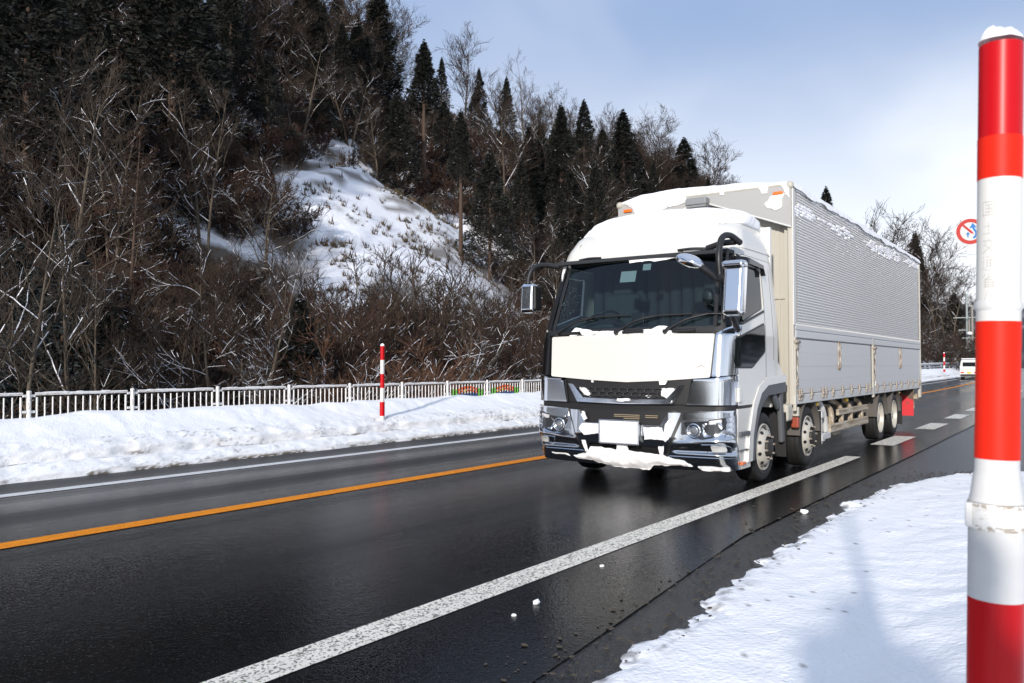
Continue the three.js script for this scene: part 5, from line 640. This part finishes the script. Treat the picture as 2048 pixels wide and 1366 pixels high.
const B = {
  tall: [bareGeo(11, { h: 12, r: 0.13, stems: 1, fork: 0, spread: 0.28, ang: [0.5, 1.05], up: 0.06, n1: 20, n2: 6, n3: 4, n4: 2, snow: 0.2, thin: 0.75 }), bark[0], twig[0]],
  twin: [bareGeo(12, { h: 11, r: 0.12, stems: 2, fork: 0.12, spread: 0.30, ang: [0.5, 1.1], up: 0.06, n1: 13, n2: 6, n3: 5, n4: 2, snow: 0.2, thin: 0.75 }), bark[0], twig[0]],
  larch: [bareGeo(13, { h: 12, r: 0.13, stems: 1, fork: 0, spread: 0.17, ang: [1.2, 1.65], up: 0.05, n1: 40, n2: 6, n3: 3, n4: 1, snow: 0.25, cone: true, from: 0.15 }), bark[2], twig[2]],
  wide: [bareGeo(14, { h: 10, r: 0.15, stems: 2, fork: 0.45, spread: 0.42, ang: [0.6, 1.2], up: 0.03, n1: 10, n2: 7, n3: 5, n4: 3, snow: 0.5, thin: 0.7 }), bark[0], twig[1]],
  wide2: [bareGeo(15, { h: 10, r: 0.14, stems: 3, fork: 0.55, spread: 0.36, ang: [0.5, 1.15], up: 0.05, n1: 8, n2: 7, n3: 5, n4: 3, snow: 0.5, thin: 0.7 }), bark[1], twig[1]],
  dome: [bareGeo(16, { h: 11, r: 0.16, stems: 1, fork: 0, spread: 0.42, ang: [0.5, 0.95], up: 0.05, n1: 14, n2: 9, n3: 6, n4: 2, snow: 0.25, from: 0.36, thin: 1.35 }), bark[1], twig[1]],
  fan: [bareGeo(17, { h: 4.2, r: 0.035, stems: 22, fork: 0.5, spread: 0.26, ang: [0.25, 0.6], up: 0.05, n1: 7, n2: 4, n3: 3, n4: 1, snow: 0.15, foot: 9, thin: 0.6 }), bark[1], twig[1]],
  bush: [bareGeo(18, { h: 3.0, r: 0.028, stems: 20, fork: 0.9, spread: 0.34, ang: [0.3, 0.9], up: 0.04, n1: 6, n2: 5, n3: 4, n4: 1, snow: 0.12, foot: 9, thin: 0.5 }), bark[2], twig[2]],
  arch: [bareGeo(19, { h: 5.0, r: 0.045, stems: 14, fork: 1.1, spread: 0.34, ang: [0.3, 0.7], up: 0.02, n1: 7, n2: 5, n3: 3, n4: 1, snow: 0.6, foot: 5, thin: 0.6 }), bark[0], twig[1]],
};
const C = { big: cedarGeo(31, 16, 3.9, 170, 0.05, 0.08, 70, 1.25), snowy: cedarGeo(32, 14, 4.0, 150, 0.22, 0.08, 70, 1.25), slim: cedarGeo(33, 13, 2.7, 125, 0.03, 0.08, 60, 1.05), high: cedarGeo(34, 15, 3.4, 100, 0.06, 0.48, 70, 1.1), small: cedarGeo(35, 5, 1.6, 70, 0.22, 0.05, 60, 0.8), wild: cedarGeo(36, 9, 3.0, 120, 0.24, 0.04, 90, 0.8) };
const protos = {};
function plant(kind, px, N, topPy, o = {}) {          // stand a tree where the ray of column px crosses the hillside at distance N, as tall as topPy asks
  const top = ray(px, topPy), D = N * top[0] / top[1], y = o.y ?? hill(D, N), Hh = Math.max(0.6, EYE + top[2] * (N / top[1]) - y);
  return stand(kind, D, N, y, o.h ?? Hh, o);
}
function stand(kind, D, N, y, Hh, o = {}) {
  const cedar = C[kind], src = cedar ?? B[kind][0], h0 = cedar ? { big: 16, snowy: 14, slim: 13, high: 15, small: 5, wild: 9 }[kind] : { tall: 12, twin: 11, larch: 12, wide: 10, wide2: 10, dome: 11, fan: 4.2, bush: 3, arch: 5 }[kind];
  const base = cedar ? 'cedar_tree' : ['fan', 'bush', 'arch'].includes(kind) ? 'bare_shrub' : 'bare_tree', s = Hh / h0, w = s * (o.w ?? 1), key = kind + (o.m ?? '');
  const mats = cedar ? [bark[2], o.m === 'b' ? needleBlue : needle[o.m ?? 0]] : [B[kind][1], o.m !== undefined ? twig[o.m] : B[kind][2]];
  let t; if (!protos[key]) { t = protos[key] = treeGroup(base, src, mats, o.label, base === 'bare_shrub' ? 'shrub' : 'tree', o.group); t.position.copy(at(D, N, y)); t.rotation.y = o.turn ?? D * 3.7; t.scale.set(w, s, w); }
  else t = copyOf(protos[key], at(D, N, y), o.turn ?? D * 3.7, [w, s, w], o.label, base === 'bare_shrub' ? 'shrub' : 'tree', o.group);
  return t;
}
// trees that can be told apart, from left to right and near to far
const T = (k, px, N, top, label, o = {}) => plant(k, px, N, top, { ...o, label });
T('twin', 42, 15.5, 250, 'tall twin-stemmed bare tree behind the fence at the left edge', { turn: 0.5 });
T('tall', 168, 16.5, 430, 'thin upright bare tree behind the second fence panel from the left');
T('tall', 185, 18, 520, 'short thin bare tree just right of the thin upright one behind the fence', { w: 0.8 });
T('larch', 266, 27, 225, 'red-brown conical bare tree standing before a snow patch on the left slope');
T('wide2', 312, 17, 560, 'dense brown bare tree with tangled crown behind the third fence panel', { m: 1 });
T('wide', 466, 16.5, 470, 'forked bare tree with snow-lined branches reaching right above the fence', { turn: 1.1 });
T('wide', 520, 30, 300, 'pale leaning bare tree at the left edge of the open snow face', { turn: 2.2 });
T('twin', 415, 33, 130, 'tall bare tree with long snowy limbs right of the big dark cedar');
T('wide', 600, 50, 60, 'broad snowy-limbed bare tree standing above the open snow face', { turn: 0.2 });
T('wide2', 700, 52, 90, 'wide bare tree with white-lined limbs above the snow face', { turn: 4 });
T('twin', 225, 30, 120, 'bare tree with long pale rising branches left of the big dark cedar');
T('tall', 120, 26, 170, 'pale slender bare tree before the dark snowy cedars on the left');
T('dome', 930, 64, 108, 'round domed bare tree standing alone against the sky on the ridge');
T('tall', 1055, 62, 140, 'fine-twigged bare tree on the ridge right of the domed one');
T('twin', 1108, 60, 160, 'feathery bare tree on the ridge before the blue sky above the white cab');
T('dome', 1010, 44, 230, 'bare tree with pale crooked limbs below the ridge left of the tallest mid-slope cedar', { m: 1 });
T('wide', 1070, 47, 205, 'snow-lined spreading bare tree in the middle of the wooded slope', { turn: 3 });
T('wide2', 1010, 27, 470, 'snow-laden spreading bare tree low on the slope right of the snow face', { turn: 1 });
T('wide', 1195, 40, 300, 'bare tree with horizontal snowy limbs above the cab roof', { turn: 5 });
T('fan', 742, 22, 470, 'large fan-shaped shrub of upright brown stems before the snow face', { w: 1.15 });
T('fan', 845, 23, 500, 'second fan-shaped brown shrub beside the larger one before the snow face');
T('fan', 655, 24, 560, 'lower fan-shaped shrub at the left foot of the snow face', { m: 1 });
T('bush', 765, 16.5, 640, 'reddish-brown low shrub behind the thin striped pole', { m: 3, w: 1.25 });
T('bush', 690, 17, 690, 'small reddish shrub left of the thin striped pole', { m: 3 });
T('arch', 1040, 16.5, 640, 'arching shrub with snow-white branches behind the fence beside the cab', { turn: 0.4 });
T('arch', 975, 17.5, 660, 'arching pale shrub behind the painted fence bars', { turn: 2 });
T('tall', 930, 17.0, 560, 'slim dark bare tree behind the painted fence bars', { w: 0.8 });
T('arch', 590, 15.5, 640, 'arching shrub with long white branches right of the forked tree', { turn: 1 });
T('big', 350, 41, -190, 'very dark tall cedar rising out of the top of the picture on the left', { w: 1.25 });
T('snowy', 60, 36, -160, 'broad dark cedar dusted with snow in the top left corner', { w: 1.15 });
T('snowy', 170, 44, -180, 'dark snow-dusted cedar just right of the one in the top left corner', { m: 1 });
T('slim', 676, 68, -30, 'dark cedar tip on the ridge at the top edge, left of its neighbour', { m: 0, w: 1.25 });
T('slim', 757, 67, -35, 'dark cedar tip on the ridge at the top edge beside the open sky', { w: 1.3 });
T('high', 848, 50, 78, 'tall dark cedar with a long bare trunk at the top right of the snow face', { w: 1.15 });
T('high', 922, 37, 218, 'cedar on a bare brown trunk standing at the right edge of the snow face', { m: 1, w: 1.0 });
T('slim', 958, 66, 135, 'small cedar on the ridge behind the domed bare tree');
T('slim', 1013, 66, 152, 'pointed cedar on the ridge between two bare trees', { m: 1 });
T('big', 1122, 43, 205, 'broad black-green cedar in mid slope above the cab of the truck', { w: 1.0 });
T('slim', 1168, 62, 198, 'cedar tip on the ridge between the feathery trees and the pointed one', { w: 1.2 });
T('slim', 1246, 60, 218, 'sharply pointed cedar on the ridge above the truck', { w: 1.5 });
T('slim', 1205, 58, 255, 'lower cedar just left of the sharply pointed one on the ridge', { w: 1.3, m: 1 });
T('slim', 1368, 61, 274, 'isolated pointed cedar on the ridge above the box of the truck', { w: 1.7 });
T('slim', 1652, 74, 372, 'lone cedar tip showing over the snowy roof of the truck', { w: 1.2 });
T('slim', 545, 70, -60, 'dark cedar at the top edge far left of the open sky', { w: 1.3 });
T('slim', 610, 69, -45, 'dark cedar at the top edge between two bare crowns', { w: 1.3, m: 1 });
T('dome', 575, 64, -40, 'bare crown at the top edge between two dark cedars');
T('dome', 715, 66, 15, 'bare crown at the top edge between the two ridge cedars');
T('tall', 800, 66, 60, 'fine bare tree on the ridge left of the long-trunked cedar');
T('dome', 1300, 60, 265, 'bare ridge tree between the sharply pointed and the isolated cedar');
T('dome', 1415, 62, 315, 'bare ridge tree just above the front corner of the snowy truck roof');
T('small', 540, 40, 335, 'small snow-dusted evergreen on the left edge of the snow face');
T('wild', 130, 20, 440, 'bluish dark evergreen with snow specks above the fence on the left', { m: 'b', w: 1.1 });
T('wild', 30, 21, 470, 'bluish dark evergreen at the left edge behind the twin-stemmed tree', { m: 'b', w: 1.2 });
T('wild', 215, 19, 590, 'dark low evergreen behind the fence between the thin trees', { m: 0 });
T('wild', 385, 36, 320, 'shaggy dark evergreen below the big cedar', { m: 0, w: 0.8 });
T('wild', 600, 18, 590, 'dark evergreen bush behind the long white branches above the fence', { m: 0, w: 1.1 });
T('wild', 980, 36, 300, 'dark ragged evergreen right of the cedar with the bare trunk', { m: 1 });
T('wild', 1130, 30, 430, 'dark evergreen directly behind the left corner of the cab roof', { m: 0 });
T('wild', 790, 55, 190, 'dark dense evergreen at the top of the snow face left of the long-trunked cedar', { m: 0, w: 1.2 });
T('wild', 640, 52, 170, 'dark evergreen thicket above the point of the snow face', { m: 0, w: 1.3 });
{ const rr = rng(71); for (let i = 0; i < 30; i++) { const px = 640 + i * 15.5 + rr() * 10, N = 17.5 + rr() * 10; T(['fan', 'fan', 'arch', 'bush'][i % 4], px, N, 548 + 80 * rr() + (px > 960 ? 20 : 0), 'one of the fine brown shrubs massed at the foot of the snow face', { group: 'brown shrubs at the foot of the snow face', m: [1, 0, 2, 1][Math.floor(rr() * 4)] }); } }
// right of the truck, beyond the bend
{ const far = (k, px, D, topPy, label, o = {}) => { const r = ray(px, topPy), N = D * r[1] / r[0], y = o.y ?? 1.0, H = EYE + r[2] * D / r[0] - y; stand(k, D, N, y, H, { ...o, label }); };
  far('big', 1830, 150, 462, 'dark cedar with a double tip behind the rear end of the truck', { w: 0.95 });
  far('dome', 1868, 135, 500, 'large bare tree close behind the rear end of the truck', { w: 1.1 });
  far('twin', 1893, 140, 520, 'bare tree with steep rising twigs right of the double-tipped cedar', { w: 1.3, m: 1 });
  far('dome', 1915, 150, 565, 'smaller bare tree nearest to the utility poles', { w: 1.2 });
  far('wild', 1908, 142, 585, 'dark round evergreen before the utility poles', { m: 0, w: 1.1 });
  far('wide', 1850, 125, 585, 'bare tree with pale spreading limbs behind the guardrail', { w: 1.1 });
  far('wide2', 1895, 128, 620, 'low bare tree with snowy limbs behind the guardrail', { w: 1.3 });
  far('bush', 1862, 112, 655, 'tangled brown shrub behind the guardrail beside the truck', { w: 1.8, m: 1 });
  far('bush', 1900, 118, 650, 'wide brown shrub behind the guardrail before the van', { w: 2, m: 1 });
  far('arch', 1925, 122, 650, 'pale arching shrub beside the lamp pole', { w: 1.5 });
  far('wide', 1800, 120, 520, 'bare tree hidden mostly by the rear of the truck', { w: 1.2 });
  far('dome', 1790, 140, 475, 'fine-twigged bare tree showing just above the rear roof of the truck', { w: 1.1 });
}
{ const rr = rng(909); for (let i = 0; i < 34; i++) { const px = 420 + rr() * 365, N = 56 + rr() * 15, top = lerp(-70, 15, (px - 420) / 365) + 120 * (rr() - 0.35); T(['slim', 'dome', 'big', 'twin', 'wide2'][i % 5], px, N, top, i % 5 % 2 ? 'one of the bare crowns closing the skyline at the top edge' : i % 5 === 4 ? 'one of the bare crowns closing the skyline at the top edge' : 'one of the dark cedars closing the skyline at the top edge', { group: i % 5 === 0 || i % 5 === 2 ? 'cedars along the skyline at the top edge' : 'bare crowns along the skyline at the top edge', w: 1.15 }); } }
// the rest of the wood: repeats that nothing tells apart
{ const rr = rng(404); let nb = 0, nc = 0, tries = 0; const where = (D, N) => D / N > 1.36 ? (N > 42 ? ['high on the slope above the truck', 'r2'] : ['low on the slope behind the truck', 'r1']) : N > 50 ? (D / N > 0.9 ? ['near the ridge right of the snow face', 'm2'] : ['near the ridge left of the snow face', 'l3']) : D / N > 0.93 ? ['in mid slope just right of the snow face', 'm1'] : N > 32 ? ['in mid slope left of the snow face', 'l2'] : ['low on the left slope behind the fence', 'l1']; const cut = (D, N, h) => { const q = D / N, y = hill(D, N); let m = EYE + 0.585 * N - y; if (q > 0.72 && q < 1.36 && N < 37) m = Math.min(m, EYE + 0.10 * N - y); if (q < 0.8 && N < 30) m = Math.min(m, 4.6); return Math.min(h, Math.max(0.5, m)); }; const spots = [];
  const ok = (D, N, s) => { if (clearing(D, N) > -0.6) return false; for (const q of spots) if (Math.hypot(q[0] - D, q[1] - N) < s) return false; spots.push([D, N]); return true; };
  while (nc < 95 && tries++ < 4000) { const N = 18 + rr() * 54, D = N * (rr() < 0.3 ? 0.3 + rr() * 0.5 : 0.5 + rr() * 2.9); if ((D / N > 0.85 && N < 33) || (D / N > 1.0 && D / N < 1.42 && N < 47) || (N < 36 && rr() < 0.6) || (N > 50 && D / N > 1.0 && rr() < 0.7) || (D / N > 0.5 && D / N < 0.95 && N < 47) || !ok(D, N, 2.6)) continue; const k = ['big', 'slim', 'wild', 'snowy', 'wild'][Math.floor(rr() * 5)]; nc++;
    stand(k, D, N, hill(D, N), cut(D, N, (k === 'wild' ? 4 + rr() * 4.5 : 7 + rr() * 5.5)), { m: Math.floor(rr() * 2), label: 'one of the dark evergreens packed together ' + where(D, N)[0], group: 'evergreens packed ' + where(D, N)[0] }); }
  tries = 0; while (nb < 120 && tries++ < 6000) { const N = 19 + Math.pow(rr(), 0.8) * 52, D = N * (0.3 + rr() * 3.3); if ((D / N > 1.05 && D / N < 1.4 && N > 28 && N < 45 && rr() < 0.6) || !ok(D, N, 1.9)) continue; const hh = cut(D, N, 5 + rr() * 4.5); if (hh < 2.2) continue; const k = ['tall', 'twin', 'wide', 'wide2', 'dome', 'larch', 'wide2', 'twin'][Math.floor(rr() * 8)]; nb++;
    stand(k, D, N, hill(D, N), hh, { m: Math.floor(rr() * 2.4), label: 'one of the leafless trees crowded ' + where(D, N)[0], group: 'leafless trees ' + where(D, N)[0] }); }
  // undergrowth and the far wood, uncountable
  const inst = (name, g, m, list, label, category) => { const im = new THREE.InstancedMesh(g, m, list.length); im.name = name; const M = new THREE.Matrix4(), q = new THREE.Quaternion(); list.forEach(([p, a, s, sy], i) => { q.setFromAxisAngle(V(0, 1, 0), a); M.compose(p, q, V(s, sy ?? s, s)); im.setMatrixAt(i, M); }); im.castShadow = im.receiveShadow = true; scene.add(im); return tag(im, label, category, null, 'stuff'); };
  const brush = bareGeo(51, { h: 1.7, r: 0.016, stems: 16, fork: 0.8, spread: 0.4, ang: [0.3, 0.9], up: 0.03, n1: 5, n2: 4, n3: 3, n4: 0, snow: 0.35, foot: 16 }), bg = mergeGeometries([brush.wood, brush.fine]);
  const L = [[], [], [], []]; for (let i = 0; i < 3600; i++) { const N = 14.5 + Math.pow(rr(), 0.9) * 58, D = N * (0.2 + rr() * 3.6), c = clearing(D, N); if (c > -0.5 && rr() > 0.03) continue; const low = N < 24; if (low && rr() < (D / N > 0.8 ? 0.75 : 0.3)) continue; if (D / N > 1.0 && D / N < 1.45 && N > 30 && N < 46 && rr() < 0.7) continue; if (D / N > 0.72 && D / N < 1.36 && N > 24 && N < 37 && EYE + 0.12 * N < hill(D, N) + 1.3) continue; L[i % 3].push([at(D, N, hill(D, N) - 0.1), rr() * 6.3, (low ? 1.0 : 1.2) * (0.7 + rr() * 0.9)]); }
  L.slice(0, 3).forEach((l, k) => { inst('undergrowth', bg, twig[[1, 2, 0][k]], l, ['brown brushwood filling the slope between the trees', 'reddish brushwood filling the slope between the trees', 'grey-brown brushwood filling the slope between the trees'][k], 'undergrowth'); });
  inst('brush_snow', brush.snow, branchSnow, L[0].concat(L[1].slice(0, 500)), 'snow lying on the brushwood of the slope', 'snow');
  // thin dead stalks and low plants poking out of the snow face
  const tuft = new TriB(), r2 = rng(8); for (let k = 0; k < 16; k++) { const a = r2() * 6.3, d = V(Math.cos(a) * 0.7, 0.5 + r2() * 0.8, Math.sin(a) * 0.7), b = V((r2() - 0.5) * 0.3, -0.05, (r2() - 0.5) * 0.3), s = V(-Math.sin(a), 0, Math.cos(a)).multiplyScalar(0.03); tuft.tri(b.clone().add(s), b.clone().sub(s), b.clone().addScaledVector(d, 0.25 + r2() * 0.35)); }
  const tl = []; for (let i = 0; i < 9000 && tl.length < 650; i++) { const N = 26 + rr() * 24, D = N * (0.55 + rr() * 0.85), c = clearing(D, N); if (c < -0.5 || fbm(D * 0.35 + 1, N * 0.5, 4) < 0.40 + 0.22 * rr()) continue; tl.push([at(D, N, hill(D, N)), rr() * 6.3, 0.35 + rr() * 0.75]); }
  inst('dead_plants', tuft.geo(), mat([0.10, 0.07, 0.035], 0.95), tl, 'dead brown plants poking through the open snow face', 'plants');
  // slope wood farther along the valley
  const fw = mergeGeometries([B.dome[0].wood, B.dome[0].fine]), fc = C.slim.fine, l1 = [], l2 = []; for (let i = 0; i < 2300; i++) { const side = i % 4; let D = 120 + rr() * 560, N = 26 + curve(D) + rr() * 55, H; if (side === 3) { D = -88 + rr() * 420; const o = 70 + rr() * 90; N = -o + curve(D) * 0.6; H = 0.3 + 13 * sm(o, 40, 160); } else if (side === 2 && i < 900) { D = -165 + rr() * 140; N = 22 + rr() * 55; H = hill(D, N); } else H = hill(D, N); if (rr() < 0.68) l1.push([at(D, N, H), rr() * 6.3, 0.7 + rr() * 0.5]); else l2.push([at(D, N, H), rr() * 6.3, 0.6 + rr() * 0.5]); }
  inst('far_bare_wood', fw, twig[1], l1, 'brown bare wood along the slopes farther down the valley', 'wood'); inst('far_cedar_wood', fc, needle[1], l2, 'dark cedar wood along the slopes farther down the valley', 'wood');
}
// lumps of snow and grit left on the near shoulder
{ const lump = (D, N, s, seed, label) => { const g = new THREE.IcosahedronGeometry(1, 3), p = g.attributes.position; for (let i = 0; i < p.count; i++) { const v = V(p.getX(i), p.getY(i), p.getZ(i)), k = 0.7 + 0.6 * fbm(v.x * 1.6 + seed, v.y * 1.6 + v.z * 1.3, 3); p.setXYZ(i, v.x * k * s, v.y * k * s * 0.55, v.z * k * s * 0.75); } g.computeVertexNormals(); const m = mesh('snow_lump', flat(g), plainSnow); m.position.copy(at(D, N, s * 0.28)); m.rotation.y = seed; return tag(m, label, 'snow lump'); };
  const gp = (px, py) => { const r = ray(px, py), k = -EYE / r[2]; return [r[0] * k, r[1] * k]; };
  lump(...gp(1608, 1026), 0.040, 3, 'white lump of snow on the wet shoulder near the front wheels'); lump(...gp(1073, 1207), 0.028, 5, 'greyish lump of slush on the asphalt right of the worn white line'); lump(...gp(1204, 1133), 0.016, 7, 'small pebble of ice beside the worn white line'); lump(...gp(1028, 1232), 0.016, 9, 'tiny ice bit below the greyish lump of slush');
  const rr = rng(5), g = new THREE.IcosahedronGeometry(1, 0), im = new THREE.InstancedMesh(g, mat([0.06, 0.05, 0.038], 0.95), 1100), M = new THREE.Matrix4(); let n = 0;
  while (n < 1100) { const D = 2.6 + rr() * 10, N = vergeEdge(D) + 0.35 * (rr() + rr() - 0.75) + (rr() < 0.05 ? rr() * 0.7 : 0), s = 0.003 + 0.012 * rr() ** 3; M.makeRotationY(rr() * 6).scale(V(s, s * 0.45, s * 1.6)).setPosition(at(D, N, Math.max(0.002, verge(D, N)) + s * 0.4)); im.setMatrixAt(n++, M); }
  im.name = 'grit'; im.castShadow = true; scene.add(im); tag(im, 'loose grit scattered along the ragged snow edge', 'grit', null, 'stuff'); }

// the photographer, just behind the camera: the low shade on the verge and on the near pole is this person's shadow
{ const P = { hipL: [-0.10, 0.80, 0], hipR: [0.10, 0.80, 0], chest: [0, 1.12, -0.02], belly: [0, 0.92, 0], neck: [0, 1.31, -0.03], head: [0, 1.44, -0.05], shL: [-0.19, 1.24, -0.02], shR: [0.19, 1.24, -0.02], elL: [-0.27, 1.05, -0.16], elR: [0.27, 1.05, -0.14], haL: [-0.12, 1.24, -0.30], haR: [0.10, 1.25, -0.29], knL: [-0.13, 0.42, -0.04], knR: [0.13, 0.42, -0.04], anL: [-0.14, 0.08, 0.06], anR: [0.14, 0.08, 0.06], toL: [-0.15, 0.05, -0.12], toR: [0.15, 0.05, -0.12] };
  const bones = [['belly', 'chest', 0.17, 0.19], ['chest', 'neck', 0.16, 0.07], ['neck', 'head', 0.065, 0.10], ['shL', 'shR', 0.085, 0.085], ['hipL', 'hipR', 0.13, 0.13], ['shL', 'elL', 0.075, 0.06], ['shR', 'elR', 0.075, 0.06], ['elL', 'haL', 0.058, 0.042], ['elR', 'haR', 0.058, 0.042], ['hipL', 'knL', 0.10, 0.07], ['hipR', 'knR', 0.10, 0.07], ['knL', 'anL', 0.068, 0.05], ['knR', 'anR', 0.068, 0.05], ['anL', 'toL', 0.055, 0.045], ['anR', 'toR', 0.055, 0.045]].map(([a, b, r, q]) => [V(...P[a]), V(...P[b]), r, q]);
  const n = 84, mc = new MarchingCubes(n, undefined, false, false, 60000), p = V(0, 0, 0), S = 0.86, ab = V(0, 0, 0), ap = V(0, 0, 0); mc.isolation = 0;
  for (let z = 0; z < n; z++) for (let y = 0; y < n; y++) for (let x = 0; x < n; x++) { p.set((x - n / 2) / (n / 2) * S, (y - n / 2) / (n / 2) * S + 0.80, (z - n / 2) / (n / 2) * S - 0.05); let e = 0; for (const [a, b, r, q] of bones) { ab.subVectors(b, a); ap.subVectors(p, a); const t = clamp(ap.dot(ab) / ab.lengthSq(), 0, 1); e += Math.exp(-(ap.addScaledVector(ab, -t).length() - lerp(r, q, t)) * 28); } mc.field[x + y * n + z * n * n] = Math.log(e + 1e-30) / 28; }
  mc.update(); const c = mc.count, g = new THREE.BufferGeometry(), pa = new Float32Array(mc.positionArray.slice(0, c * 3)), na = new Float32Array(mc.normalArray.slice(0, c * 3));
  for (let i = 0; i < c; i++) { pa[i * 3] *= S; pa[i * 3 + 1] = pa[i * 3 + 1] * S + 0.80; pa[i * 3 + 2] = pa[i * 3 + 2] * S - 0.05; } g.setAttribute('position', new THREE.BufferAttribute(pa, 3)); g.setAttribute('normal', new THREE.BufferAttribute(na, 3));
  const t = thing('person', 'person in a dark coat standing behind the camera, seen only by the shadow', 'person', at(-0.34, -0.33, 0.16), R(-12)); mesh('body', flat(g), mat([0.03, 0.035, 0.05], 0.9), t);
  mesh('knit_hat', flat(new THREE.SphereGeometry(0.115, 20, 10, 0, Math.PI * 2, 0, Math.PI * 0.55).translate(0, 1.46, -0.04)), mat([0.05, 0.05, 0.06], 0.95), t); }

renderer.render(scene, camera);
